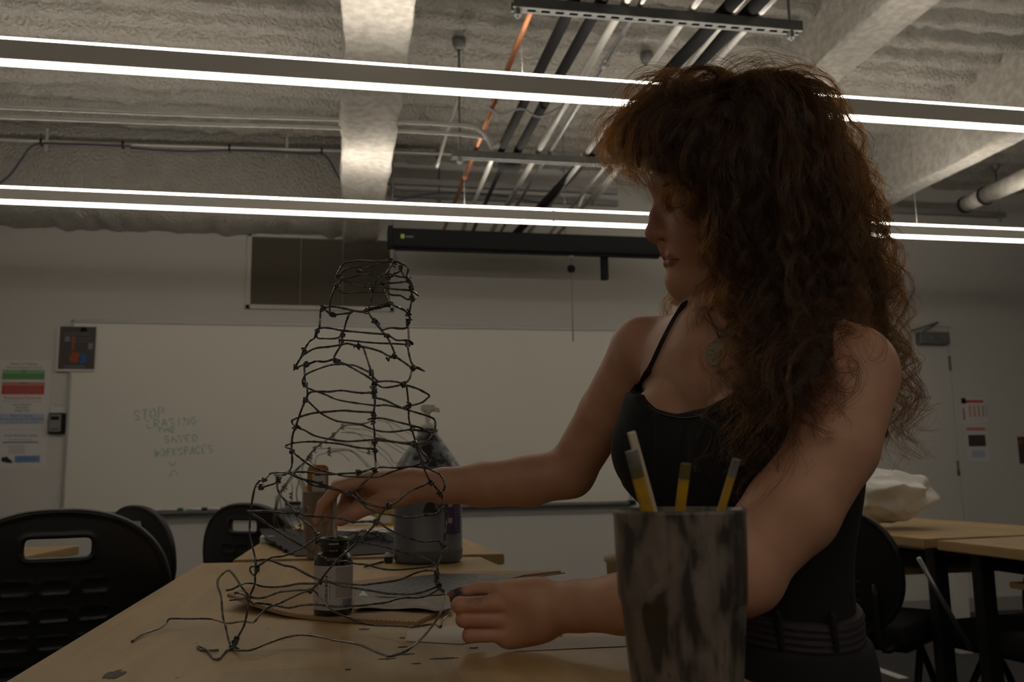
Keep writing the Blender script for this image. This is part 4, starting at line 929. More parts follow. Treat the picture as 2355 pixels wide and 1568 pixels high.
# black board with ragged edge on the second table, and what lies on and behind it
mat('foam_black', (0.036, 0.032, 0.035), .85, noise=(12, .5, (0.029, 0.026, 0.029)))
z_f, z_b = T2Z+.004, T2Z+.034
def bp(x, y, z): return on_z(x, y, z)
rag = [(680, 1277), (672, 1270), (668, 1272), (660, 1262), (652, 1263), (648, 1254), (640, 1254), (634, 1246), (624, 1244), (612, 1237)]
front = [bp(912, 1270, z_f), bp(800, 1276, z_f)]+[bp(x, y, z_f+(z_b-z_f)*(1277-y)/64) for x, y in rag]
back = [bp(601, 1224, z_b-.004), bp(597, 1214, z_b), bp(760, 1219, z_b), bp(920, 1224, z_b)]
P = front+back
mb = MB().hexa([p-np.array([0, 0, .008]) for p in P], P)
tag(mb.build('black_board', MAT['foam_black']), 'charcoal foam board with a ragged edge on the second table', 'board')
bq = bp(760, 1219, z_b)
tag(MB().box((bq[0]+.02, bq[1]+.05, T2Z+.0125), (.5, .28, .024), .003).build('paper_pad', MAT['white_paper']), 'white paper pad propping the back of the charcoal board', 'paper pad')
def crumple(name, label, cat, c, r, m, seed, amp=.25, parent=None, flat=0.0):
    bm = bmesh.new(); bmesh.ops.create_icosphere(bm, subdivisions=4, radius=1.0); rr = np.random.default_rng(seed); K = rr.normal(size=(14, 3)); K /= np.linalg.norm(K, axis=1)[:, None]; Hh = rr.uniform(.72, 1.0, 14)
    for v in bm.verts:
        p = np.array(v.co); s = 1.0
        for k, h_ in zip(K, Hh):
            d_ = p@k
            if d_ > h_*1.0: p = p-k*(d_-h_)*.85
        f = sum(math.sin(p@kk*6+i) for i, kk in enumerate(K[:6]))*amp*.08
        p = p*(1+f); v.co = Vector((c[0]+p[0]*r[0], c[1]+p[1]*r[1], max(c[2]+p[2]*r[2], flat)))
    me = bpy.data.meshes.new(name); bm.to_mesh(me); bm.free(); me.materials.append(m)
    return link(name, me, parent, label=label, cat=cat)
mat('tissue', (0.62, 0.58, 0.55), .9)
q = at(826, 1203, 3.55); crumple('paper_towel', 'crumpled white paper towel lying beyond the charcoal board', 'paper towel', q, (.075, .06, .035), MAT['tissue'], 3, flat=T2Z+.0255)
q = at(884, 1196, 3.45); hz = 30*3.45/FPX
mat('packet_yellow', (0.42, 0.28, 0.02), .5, noise=(40, .5, (0.36, 0.20, 0.03)))
t = thing('yellow_packet', 'yellow and white packet standing between the hand and the jug', 'packet', (q[0], q[1], T2Z+.026))
MB().box((q[0], q[1], (T2Z+.0265+q[2]+hz)/2), (.07, .035, q[2]+hz-T2Z-.0265), .004).build('packet', MAT['packet_yellow'], t); MB().box((q[0]+.004, q[1]-.0178, q[2]+.004), (.045, .001, .028)).build('print_block', MAT['label_paper'], t)
def tangle(name, label, c, ext, n, r, m, seed):
    rr = np.random.default_rng(seed); mb = MB()
    for _ in range(n):
        a = rr.uniform(-.35, .35)+(math.pi if rr.random() < .3 else 0); L_ = ext[0]*rr.uniform(.5, 1); p = np.array([c[0]+rr.normal()*ext[0]*.15, c[1]+rr.normal()*ext[1]*.5, c[2]]); pts = []
        h_ = rr.uniform(.1, 1)
        for k in np.linspace(-1, 1, 6): pts.append(p+np.array([k*L_*math.cos(a), k*L_*math.sin(a)*.5, ext[2]*h_*(1-k*k)*rr.uniform(.5, 1)+.003]))
        mb.tube(spline(pts, 4), r, 5)
    return tag(mb.build(name, m), label, 'wire', None, 'thing')
q = on_z(845, 1250, z_f+.012); tangle('wire_bundle', 'loose bundle of thin black wires lying on the charcoal board', (q[0], q[1], z_f+.012), (.085, .13, .05), 26, .0011, MAT['dark_metal'], 4)
# black nib brush lying beside the jug
A, B, C_ = on_z(838, 1303, TZ+.004), on_z(880, 1292, TZ+.006), on_z(902, 1287, TZ+.008)
t = thing('foam_brush', 'black foam brush lying against the foot of the paint jug', 'paintbrush', (B[0], B[1], TZ+.001))
MB().tube([A, B], [.002, .0035], 8).build('handle', MAT['smear_black'], t); MB().box((C_[0]-.010, C_[1]-.004, TZ+.0095), (.022, .02, .016), .003).build('foam_head', MAT['smear_black'], t)
q = on_z(896, 1283, TZ+.01); crumple('tissue_wad', 'tiny white tissue wad between the black brush and the jug', 'tissue', q+np.array([-.002, .02, .002]), (.012, .01, .011), MAT['tissue'], 8, flat=TZ+.0005)
# beige cup behind the forearm
q = on_z(1424, 1384, TZ)
tag(MB().lathe([(0, .002), (.017, 0), (.020, .066), (.0235, .067), (.0235, .078), (.019, .078), (.016, .01), (0, .01)], (q[0], q[1], TZ+.0005), 20).build('beige_cup', MAT['stick_cream']), 'small beige cup half hidden behind the near tumbler and forearm', 'cup')
# white plastic bag on the right-hand table
mat('bag_white', (0.72, 0.70, 0.66), .4, trans=.0, sss=.0)
bg = at(2050, 1150, 3.25)
bm = bmesh.new(); bmesh.ops.create_icosphere(bm, subdivisions=5, radius=1.0); rr = np.random.default_rng(5); K = rr.normal(size=(34, 3)); K /= np.linalg.norm(K, axis=1)[:, None]; Hh = rr.uniform(.62, .97, 34)
for v in bm.verts:
    p = np.array(v.co)
    for k, h_ in zip(K, Hh):
        d_ = p@k
        if d_ > h_: p = p-k*(d_-h_)*.9
    p = p*(1+.030*sum(1-2*abs(math.sin(p@kk*4.5+3*i)) for i, kk in enumerate(K[:7]))+.02*sum(math.sin(p@kk*13+2*i) for i, kk in enumerate(K[7:12])))
    tip = max(0, p[0]-.55)*max(0, 1-abs(p[2]+.1)*2); p[0] += tip*.5
    w_ = np.array([p[0]*.175, p[1]*.20, p[2]*.125+.02*max(0, -p[0])*0])
    v.co = Vector((bg[0]+w_[0], bg[1]+.06+w_[1], max(bg[2]+.01+w_[2], TZ+.001)))
me = bpy.data.meshes.new('plastic_bag'); bm.to_mesh(me); bm.free(); me.materials.append(MAT['bag_white'])
link('plastic_bag', me, label='crumpled white plastic bag lying on the table behind the arm', cat='bag')
# ------------------------------------------------------------------ wire sculpture on the near table
mat('wire_black', (0.012, 0.010, 0.013), .22, .25, noise=(130, .14, (0.085, 0.08, 0.075), 3), spec=.9, coat=.5)
mat('wire_bare', (0.30, 0.29, 0.27), .32, .85, noise=(130, .3, (0.05, 0.045, 0.045), 3))
ORG = {'A': (640, 580), 'B': (640, 800), 'C': (560, 1020), 'D': (800, 1020), 'E': (440, 1260), 'G': (740, 1260)}
ZOOM = 6.0077
# each row of the cage: (picture row, centre column, half width); depth runs over an oval section
PROF = np.array([(590, 855, 95), (650, 850, 115), (740, 835, 118), (860, 830, 155), (960, 838, 168), (1060, 850, 185), (1120, 805, 225), (1250, 800, 230), (1340, 790, 235), (1500, 780, 260)], float)
SD = 1.205
def wdepth(x, y, side):
    xc, hw_ = np.interp(y, PROF[:, 0], PROF[:, 1]), np.interp(y, PROF[:, 0], PROF[:, 2]); t_ = min(abs((x-xc)/hw_), 1.0)
    return SD+side*hw_*SD/FPX*.62*math.sqrt(1-t_*t_)
W = [  # crop, near (-1) or far (+1) side of the cage, points
 ('A', 1, [(805,350),(830,280),(880,190),(920,145),(1000,130),(1150,115),(1320,128),(1480,120),(1570,130),(1600,170)]),
 ('A', -1, [(820,335),(900,260),(1000,215),(1090,210),(1210,210),(1320,180),(1430,140),(1560,125)]),
 ('A', 1, [(1590,130),(1660,140),(1790,215),(1780,330),(1850,460)]),
 ('A', -1, [(1600,170),(1540,210),(1480,290),(1400,340),(1340,400),(1310,480),(1295,600),(1275,700),(1240,790)]),
 ('A', 1, [(1690,170),(1695,250),(1650,275),(1590,300)]), ('A', 1, [(1695,250),(1730,320),(1780,380),(1840,480)]),
 ('A', 1, [(1100,260),(1200,290),(1290,325),(1420,345),(1530,350),(1620,300)]),
 ('A', -1, [(800,470),(880,380),(1000,350),(1120,315),(1300,305),(1450,300),(1560,310),(1680,340),(1790,355),(1850,450),(1840,500)]),
 ('A', 1, [(890,385),(1000,430),(1120,470),(1220,475),(1300,450),(1410,430),(1500,430),(1650,420),(1780,400)]),
 ('A', 1, [(1400,370),(1440,450),(1470,540),(1510,660),(1520,720)]),
 ('A', 1, [(805,490),(860,540),(920,565),(1050,555),(1200,550),(1400,550),(1480,550),(1570,590),(1690,600),(1780,650),(1850,640)]),
 ('A', -1, [(1310,470),(1450,485),(1600,510),(1800,525),(1880,555),(1930,600),(1900,640),(1850,640)]),
 ('A', -1, [(800,470),(760,550),(730,620),(715,700),(710,830),(720,870),(760,870)]),
 ('A', -1, [(1840,500),(1845,640),(1830,730),(1810,850),(1820,930),(1795,1000),(1800,1100),(1805,1200),(1790,1290),(1800,1370),(1830,1500),(1860,1570),(1840,1650),(1810,1752),(1740,1822)]),
 ('A', -1, [(570,1040),(580,880),(590,780),(640,770),(740,750),(850,765),(980,790),(1080,815),(1200,820),(1300,780),(1400,770),(1470,740),(1540,715),(1640,755),(1740,800),(1790,850)]),
 ('A', -1, [(640,780),(700,840),(760,865),(850,855),(970,840),(1050,805)]),
 ('A', -1, [(1040,810),(980,860),(940,950),(910,1070),(890,1140),(880,1200),(860,1290),(800,1390),(770,1460),(790,1500)]),
 ('A', -1, [(1240,820),(1280,890),(1330,960),(1400,1050),(1470,1130),(1520,1200),(1570,1300),(1610,1400)]),
 ('A', -1, [(520,1070),(600,1045),(720,1050),(870,1080),(1080,1100),(1300,1120),(1480,1135),(1560,1170),(1640,1215),(1780,1215),(1850,1250),(1855,1270),(1790,1250)]),
 ('A', 1, [(1790,1275),(1640,1265),(1380,1255),(1180,1240),(1000,1220),(880,1215)]),
 ('A', -1, [(1440,1075),(1560,1045),(1700,1055),(1770,1040),(1800,980)]), ('A', -1, [(1340,955),(1390,980),(1400,1040),(1440,1075)]),
 ('A', 1, [(530,1100),(540,1180),(640,1190),(780,1190),(870,1160)]),
 ('A', -1, [(570,1040),(525,1100),(500,1180),(430,1230),(380,1310),(330,1400),(320,1440),(260,1540),(245,1580)]),
 ('A', -1, [(330,1430),(420,1370),(520,1325),(700,1305),(860,1280),(950,1260),(1040,1280),(1110,1295)]),
 ('A', -1, [(1150,1300),(1300,1335),(1420,1375),(1510,1425),(1590,1440)]), ('A', -1, [(1490,1450),(1525,1500),(1530,1460),(1590,1440)]),
 ('B', -1, [(1620,120),(1740,200),(1840,270),(1920,280),(2020,320)]), ('B', -1, [(1840,260),(1930,270),(2000,305)]),
 ('B', -1, [(250,270),(330,240),(400,225),(520,185),(640,190),(760,160),(800,180),(940,230),(1100,320),(1240,400),(1340,480),(1430,540),(1540,540),(1720,505)]),
 ('B', 1, [(390,540),(345,510),(340,440),(380,370),(470,320),(700,240),(850,225),(960,228),(1080,250),(1240,325),(1290,340)]),
 ('B', -1, [(360,240),(365,360),(375,480),(400,560),(400,660),(375,720),(310,880),(240,1090),(200,1200),(185,1350),(190,1460),(190,1600),(165,1680),(130,1720)]),
 ('B', -1, [(1110,-25),(1175,0),(1210,100),(1250,220),(1290,340),(1310,470),(1320,580),(1330,690),(1335,760),(1320,880),(1310,1000),(1330,1160),(1330,1300),(1335,1420),(1345,1560),(1345,1690)]),
 ('B', -1, [(1290,350),(1330,420),(1380,465)]),
 ('B', -1, [(1290,500),(1360,470),(1500,458),(1640,470),(1740,505),(1900,555),(2000,600),(2085,655),(2040,710),(1980,755),(1860,790),(1790,795),(1710,830)]),
 ('B', 1, [(1710,830),(1480,790),(1340,795),(1000,750),(800,710),(640,640),(520,600),(410,555)]),
 ('B', -1, [(400,660),(450,610),(560,600),(700,605),(870,588),(1050,612),(1180,622),(1310,612)]),
 ('B', 1, [(1770,510),(1790,680),(1800,850),(1805,990),(1840,1110),(1880,1240),(1895,1320),(1920,1370),(1940,1450),(1985,1580)]),
 ('B', -1, [(1340,690),(1460,715),(1580,770),(1710,830),(1900,890),(2080,945),(2155,985),(2170,1060),(2155,1150),(2100,1160),(1980,1145),(1850,1125)]),
 ('B', 1, [(1850,1120),(1700,1145),(1540,1160),(1380,1145),(1260,1105),(1120,1055),(900,1025),(780,1000),(600,910),(500,820),(400,725)]),
 ('B', -1, [(1310,890),(1100,880),(900,865),(700,880),(520,895),(380,925),(205,990),(195,1040),(240,1095)]),
 ('B', 1, [(240,1095),(360,1135),(500,1210),(680,1255),(940,1290),(1150,1280),(1310,1270),(1500,1275)]),
 ('B', -1, [(1310,970),(1450,975),(1680,1030),(1880,1080),(2000,1120),(2115,1200),(2050,1300),(1960,1325),(1890,1325)]),
 ('B', -1, [(1330,1245),(1400,1250),(1520,1280),(1640,1300),(1780,1310),(1895,1295)]),
 ('B', -1, [(1340,1275),(1520,1290),(1800,1330),(1900,1360),(1950,1370),(1980,1440),(2045,1510),(2065,1560),(2055,1580),(1990,1590)]),
 ('B', -1, [(1310,1390),(1180,1385),(1040,1365),(880,1330),(700,1310),(500,1295),(300,1300),(160,1325),(100,1365),(180,1395),(190,1430)]),
 ('B', 1, [(190,1430),(290,1510),(380,1580),(520,1660),(700,1720),(810,1738)]),
 ('C', -1, [(200,520),(300,490),(360,420),(450,400),(600,400),(800,390),(950,400),(1050,420),(1250,420),(1400,412),(1590,400),(1760,355),(1820,365)]),
 ('C', -1, [(430,430),(560,430),(620,410),(760,470),(1000,535),(1200,600),(1400,670),(1460,690),(1530,650),(1640,560),(1740,470),(1815,375)]),
 ('C', -1, [(680,400),(760,470),(860,510),(960,575),(1150,605),(1300,640),(1440,690)]),
 ('C', 1, [(1300,430),(1400,450),(1600,460),(1820,465),(1900,450),(2050,390),(2250,330),(2340,310),(2430,280),(2470,255)]),
 ('C', 1, [(1820,350),(1900,325),(2100,335),(2260,320),(2440,325),(2530,335),(2620,380),(2700,415),(2750,480),(2775,560),(2775,620),(2730,680)]),
 ('C', -1, [(240,490),(170,580),(140,680),(110,850),(95,1000),(85,1150),(90,1300),(130,1450),(160,1570),(170,1690),(160,1820)]),
 ('C', -1, [(180,580),(240,600),(330,580),(430,550),(490,510),(520,460)]),
 ('C', -1, [(470,540),(470,620),(520,720),(620,830),(700,920),(750,980),(810,1040),(900,1110),(1000,1210),(1020,1300)]),
 ('C', -1, [(60,930),(200,930),(330,935),(480,955),(620,960),(740,950),(850,990),(1000,1005),(1200,1015),(1400,1045),(1550,1080),(1700,1075),(1830,1080)]),
 ('C', 1, [(110,970),(200,1015),(300,1090),(420,1180),(600,1290),(800,1410),(940,1490),(1040,1540),(1250,1610),(1420,1625)]),
 ('C', -1, [(1460,690),(1560,750),(1640,820),(1700,880),(1800,930),(1900,960),(2060,985),(2200,1010),(2350,1020),(2490,990),(2660,975),(2730,900)]),
 ('C', -1, [(1540,650),(1600,740),(1680,820),(1760,845),(1900,880),(1990,885)]),
 ('C', -1, [(2580,520),(2510,570),(2400,610),(2280,670),(2150,780),(2020,860),(1940,920),(1880,1010),(1830,1100),(1700,1240),(1580,1360),(1450,1480),(1350,1560),(1180,1735),(1080,1870),(1040,1920),(960,2000),(920,2030)]),
 ('C', 1, [(1000,1310),(1060,1325),(1300,1330),(1450,1330),(1600,1360),(1800,1390),(2000,1440),(2200,1500),(2355,1540),(2500,1590),(2660,1665)]),
 ('C', -1, [(1020,1300),(900,1380),(820,1440),(700,1490),(560,1550),(400,1570),(300,1625),(200,1690),(110,1700),(90,1750),(140,1812),(190,1770),(200,1690)]),
 ('C', -1, [(1870,1080),(2000,1180),(2150,1250),(2355,1330),(2500,1360),(2620,1345),(2700,1350),(2740,1420),(2780,1440)]),
 ('C', 1, [(1420,1625),(1560,1660),(1700,1670),(1850,1715),(2000,1740),(2180,1740),(2400,1720),(2640,1690)]),
 ('D', -1, [(940,40),(980,140),(1020,250),(1060,360),(1130,510),(1200,590),(1280,690),(1300,760),(1280,850),(1350,920),(1370,1000),(1360,1120),(1340,1250),(1340,1380),(1330,1450),(1290,1560),(1240,1680),(1230,1780),(1230,1940),(1260,2010)]),
]
FLOOR = [  # runs that come down to the table: (crop, points, height of each end above it)
 ('G', [(1620,560),(1690,590),(1710,660),(1680,780),(1620,930),(1560,1030),(1400,1230),(1240,1370),(1100,1450),(940,1495),(850,1475),(700,1415),(560,1350),(400,1310),(200,1280),(0,1235),(-250,1200),(-460,1225),(-700,1300),(-950,1400),(-1080,1415),(-1180,1410),(-1240,1390)], (.065, .03, .002)),
 ('E', [(560,1390),(480,1420),(420,1490),(370,1530),(310,1520),(240,1440),(190,1390),(90,1355),(110,1390),(180,1415),(380,1410)], (.002, .002, .002)),
 ('E', [(1640,590),(1500,630),(1350,700),(1200,770),(1050,830),(950,920),(880,1010),(830,1030),(700,1015),(520,1040),(420,1020),(300,985),(150,975),(-40,978),(-280,975),(-330,1010),(-360,1060),(-440,1110),(-560,1150),(-690,1200),(-820,1290)], (.07, .012, .002)),
 ('E', [(850,0),(880,130),(890,250),(880,380),(880,480),(850,570),(800,680),(780,800),(760,950),(720,1090),(650,1220),(620,1320),(560,1390)], None),
 ('E', [(560,1390),(520,1290),(480,1110),(440,970),(425,830),(410,660),(365,530),(370,440),(420,370),(500,310),(560,340),(620,420),(690,530),(790,650),(860,685),(960,690),(1050,670),(1120,640),(1250,600),(1500,580),(1640,580)], None),
 ('E', [(480,585),(560,570),(640,530),(740,485),(870,492),(960,525),(1130,540),(1300,525),(1500,490),(1750,490),(1790,470)], 'far'),
 ('E', [(590,625),(660,620),(780,665)], 'near'), ('E', [(530,720),(660,705),(780,690)], 'near'),
 ('E', [(870,180),(960,160),(1050,160),(1150,190),(1280,240),(1400,260),(1500,310),(1650,390),(1790,445),(1900,465),(2000,500),(2220,545),(2500,590),(2700,625),(2860,635),(3000,635),(3180,610),(3350,550),(3400,520)], 'near'),
 ('G', [(-10,455),(150,475),(300,490),(560,510),(700,495),(900,470),(1100,430),(1300,345),(1450,310),(1590,320)], 'far'),
 ('E', [(770,690),(860,775),(900,760),(1050,775),(1200,800),(1350,825),(1500,795),(1700,780),(2000,810),(2200,800),(2350,795),(2500,775),(2700,750),(2830,710),(2970,685),(3150,685),(3300,640),(3440,560)], 'far'),
 ('E', [(1670,570),(1760,650),(1860,780),(1950,860),(2080,930),(2200,970),(2300,1020),(2500,1065),(2700,1070),(2900,1075),(3030,1090),(3180,1075),(3350,1050),(3440,1095),(3470,1010),(3550,920)], (.05, .010, .035)),
]
base = on_z(560*1/ZOOM+470, 1495, TZ)
sc = thing('wire_sculpture', 'tall black painted wire cage sculpture standing on the near table', 'sculpture', (base[0]+.1, base[1]+.06, TZ))
ALLP = []
def src(c, p): return ORG[c][0]+p[0]/ZOOM, ORG[c][1]+p[1]/ZOOM
bare = {3, 27, 54}
def put_wire(P3, m, r=.00145):
    S = spline(P3, 5); rr = r*(1+.12*rng.normal(size=len(S)).clip(-1.5, 2.2)); MB().tube(S, rr, 6).build('wire', m, sc)
for n_, (c, side, pts) in enumerate(W):
    P3 = []
    for p in pts:
        x, y = src(c, p); d_ = wdepth(x, y, side); P3.append(at(x, y, d_)); ALLP.append((x, y, d_))
    put_wire(P3, MAT['wire_bare'] if n_ in bare else MAT['wire_black'])
dn = dep(on_z(533, 1492, TZ))
for n_, (c, pts, hs) in enumerate(FLOOR):
    P3 = []
    for i, p in enumerate(pts):
        x, y = src(c, p); f = i/(len(pts)-1)
        if isinstance(hs, tuple):
            h_ = hs[0]+(hs[1]-hs[0])*min(1, f*2.2) if f < .45 else hs[1]+(hs[2]-hs[1])*(f-.45)/.55
            q = on_z(x, y, TZ+h_); d_ = dep(q); d_ = min(d_, SD+.12)
        elif hs is None:
            d_ = np.interp(y, [1260, 1400, 1495], [wdepth(x, 1260, -1), 1.16, dn])
        else: d_ = wdepth(x, y, 1 if hs == 'far' else -.75)
        if y > 1400: d_ = min(d_, dep(on_z(x, y, TZ+.0015)))
        P3.append(at(x, y, d_)); ALLP.append((x, y, d_))
    put_wire(P3, MAT['wire_bare'] if n_ in (4,) else MAT['wire_black'], .0015)
ALLP = np.array(ALLP)
KN = [('A', [(1545,112),(1600,170),(1690,215),(1110,260),(830,335),(815,470),(1310,485),(1840,500),(1850,640),(1790,390),(1520,355),(1440,430),(620,772),(760,865),(1210,815),(1530,722),(1800,860),(1790,960),(535,1090),(890,1140),(870,1230),(1330,950),(1500,1150),(1790,1268),(360,1350),(1110,1295),(1600,1440),(800,1500)]),
      ('B', [(245,270),(390,225),(375,510),(375,720),(1285,340),(1315,530),(1330,600),(1330,665),(1730,505),(1860,280),(1800,795),(240,1095),(1315,925),(1310,1010),(1850,1115),(1330,1300),(1335,1420),(190,1430),(1890,1325)]),
      ('C', [(290,500),(245,600),(480,505),(1590,400),(1820,370),(1460,680),(740,965),(1020,1260),(1020,1340),(1830,1090),(1585,1350),(2010,860),(2470,260),(2600,545),(2715,690),(2730,890),(2780,1390),(2770,1440)]),
      ('E', [(1640,590),(1780,470),(790,680),(620,1270),(600,1310),(560,1390),(590,1400),(905,290)]), ('G', [(1590,340),(1585,400),(1590,460),(1620,520),(1680,590)])]
for c, pts in KN:
    for p in pts:
        x, y = src(c, p); j = np.argmin((ALLP[:, 0]-x)**2+(ALLP[:, 1]-y)**2); o = at(x, y, ALLP[j, 2])
        # a few turns of thin wire wound about the joint
        ax = rng.normal(size=3)*.35+UPV; ax /= np.linalg.norm(ax); u = np.cross(ax, FWD); u /= np.linalg.norm(u); v = np.cross(ax, u); tn = rng.integers(2, 4); L_ = rng.uniform(.004, .008)
        H_ = [o+ax*(k/(tn*8)-.5)*L_+(u*math.cos(k*.785)+v*math.sin(k*.785))*(.0024+.0007*rng.random()) for k in range(tn*8+1)]
        H_.append(o+ax*L_*.5+u*rng.uniform(-.006, .006)+v*rng.uniform(-.004, .004))
        MB().tube(H_, .0013, 5).build('knot', MAT['wire_black'], sc)
for a_, b_ in (((1250,788),(1540,715)),):
    S = []
    for f in np.linspace(0, 1, 60):
        x, y = src('A', (a_[0]+(b_[0]-a_[0])*f, a_[1]+(b_[1]-a_[1])*f)); S.append(at(x, y, wdepth(x, y, -1))+UPV*.0022*math.sin(f*75)+FWD*.0022*math.cos(f*75))
    MB().tube(S, .0012, 5).build('binding', MAT['wire_black'], sc)

# ------------------------------------------------------------------ second, paler wire sculpture beyond the bottle
mat('wire_grey', (0.10, 0.095, 0.075), .45, .4)
O7 = (600, 940)
base = on_z(690, 1240, T2Z+.03)
s2 = thing('wire_figure', 'arched figure of thin grey wires, standing on the charcoal board', 'sculpture', (base[0], base[1], T2Z+.01))
W2 = [([(1560,150),(1400,215),(1250,220),(1130,240),(1000,370),(820,490),(700,600),(600,740),(480,850),(330,1060),(250,1180),(200,1380),(180,1560),(190,1640)], .0026),
      ([(1480,190),(1300,215),(1150,240),(1020,345),(850,470),(740,560),(640,690),(520,830),(400,1000),(310,1100),(250,1260),(215,1400)], .0018),
      ([(1130,250),(1300,280),(1450,285),(1600,350),(1800,460),(2000,570),(2040,590)], .0011), ([(1150,325),(1330,345),(1600,410),(1800,520),(1960,620)], .0011),
      ([(1100,330),(1250,320),(1340,350),(1450,430),(1560,520)], .0011), ([(780,550),(1000,550),(1200,560),(1330,620),(1450,740),(1540,830)], .0011),
      ([(950,600),(1100,610),(1230,730)], .001), ([(970,590),(1200,575),(1290,610),(1400,720),(1500,830)], .0012), ([(950,575),(1150,570),(1270,600),(1370,690),(1480,800)], .001),
      ([(1600,160),(1750,190),(1850,330),(2000,430),(2080,520)], .0011), ([(1650,165),(1830,200),(1960,290),(2100,370)], .001),
      ([(1000,450),(1200,470),(1330,560),(1420,600),(1490,590),(1530,490)], .0012), ([(1490,590),(1550,640),(1620,760),(1700,870)], .001), ([(1600,500),(1750,620),(1830,740),(1900,745)], .0011), ([(1600,570),(1720,680),(1830,800)], .001),
      ([(500,960),(560,1080),(600,1180),(640,1270)], .0014), ([(420,1020),(435,1100),(430,1200),(415,1300),(420,1400)], .0012), ([(540,980),(500,1090),(490,1200),(510,1300),(520,1400),(500,1500),(560,1620)], .0016),
      ([(270,1180),(270,1280),(290,1400),(330,1520),(420,1640)], .0012), ([(210,1200),(200,1320),(175,1440),(170,1560),(230,1660)], .0012), ([(330,1080),(240,1200),(215,1340),(200,1480),(250,1620),(330,1690)], .0012),
      ([(370,1440),(420,1560),(500,1680),(600,1760)], .0012), ([(200,1640),(300,1650),(420,1620),(520,1680),(640,1720)], .0014), ([(300,1680),(420,1730),(540,1770),(620,1790)], .0012),
      ([(600,740),(560,850),(570,960),(600,1100)], .0012), ([(700,620),(690,720),(740,780),(760,700),(800,640),(950,600)], .0012), ([(640,700),(580,800),(590,900)], .0012)]
for i, (pts, r) in enumerate(W2):
    P3 = []; s_ = rng.uniform(-.05, .05)
    for p in pts:
        x, y = O7[0]+p[0]/ZOOM, O7[1]+p[1]/ZOOM; d_ = 2.98+s_*math.sin(len(P3)*.9+i)
        P3.append(at(x, y, d_))
    MB().tube(spline(P3, 4), r, 5).build('wire', MAT['wire_grey'], s2)
for p in [(1130,245),(1000,370),(820,490),(740,560),(660,680),(690,650),(340,1070),(310,1100),(940,570),(945,610),(1490,590),(415,1200),(330,1650),(540,1640)]:
    x, y = O7[0]+p[0]/ZOOM, O7[1]+p[1]/ZOOM; o = at(x, y, 2.97)
    H_ = [o+UPV*(k/16-.5)*.022+(RGT*math.cos(k*.785)+FWD*math.sin(k*.785))*.005 for k in range(17)]
    MB().tube(H_, .002, 5).build('knot', MAT['wire_grey'], s2)
# ------------------------------------------------------------------ the person (modelled in lens-aligned axes: right, up, away; then placed in the room)
def cc(px, py, d): return np.array([(px-1177.5)/FPX*d, -(py-784)/FPX*d, d])
def toW(V): V = np.asarray(V); return EYE+V[..., 0:1]*RGT+V[..., 1:2]*UPV+V[..., 2:3]*FWD
HD = 1.19; HS = HD/FPX
def hp(x, y, z=0.0): return np.array([(x-1177.5)*HS, -(y-784)*HS, HD+z*HS])
SR, SL = cc(1478, 802, 1.29), cc(1968, 850, 1.02)
PEL = cc(1730, 1480, 1.13); MID = cc(1705, 830, 1.15)
ts = SL-SR; ts /= np.linalg.norm(ts); tu = MID-PEL; tu -= ts*(tu@ts); tu /= np.linalg.norm(tu); tn = np.cross(ts, tu)
if tn[0] > 0: tn = -tn
TAX = np.stack([ts, tu, tn])
def torso(S, kb=.03, bust=.012):
    S.ell(cc(1743, 995, 1.155), (.138, .20, .098), TAX, .03)
    S.ell(cc(1690, 868, 1.15), (.150, .10, .078), TAX, .05)
    S.ell(cc(1738, 1225, 1.14), (.112, .17, .080), TAX, .06)
    S.ell(PEL, (.132, .15, .090), TAX, .06)
    S.cap(cc(1550, 985, 1.165), cc(1530, 1035, 1.160), .062, .066, bust)
    S.cap(cc(1758, 985, 1.045), cc(1756, 1040, 1.035), .062, .066, bust)
    return S
BODY = torso(SDF())
# neck and shoulders
BODY.cap(hp(1708, 600), cc(1678, 800, 1.165), .050, .060, .03)
BODY.cap(cc(1650, 752, 1.235), cc(1490, 800, 1.285), .030, .040, .035)
BODY.cap(cc(1750, 760, 1.14), cc(1950, 835, 1.03), .035, .045, .035)
BODY.cap(cc(1600, 800, 1.13), cc(1525, 815, 1.25), .010, .012, .03)       # collar bone
# far (right) arm
BODY.chain([cc(1476, 808, 1.295), cc(1392, 950, 1.345), cc(1310, 1086, 1.39)], [.045, .040, .0375], .03)
BODY.chain([cc(1310, 1086, 1.39), cc(1215, 1106, 1.39), cc(1110, 1114, 1.385), cc(1020, 1116, 1.385), cc(960, 1118, 1.39)], [.0375, .039, .034, .0265, .022], .015)
# near (left) arm
BODY.chain([cc(1962, 862, 1.015), cc(1905, 1020, .985), cc(1822, 1170, .96), cc(1700, 1308, .945)], [.0505, .053, .049, .0415], .02)
BODY.chain([cc(1700, 1308, .945), cc(1590, 1360, .985), cc(1430, 1388, 1.05), cc(1330, 1393, 1.085), cc(1258, 1398, 1.10)], [.0415, .040, .0345, .0300, .0280], .015)
BODY.cap(cc(1738, 1347, .945), cc(1712, 1354, .945), .0215, .0225, .025)
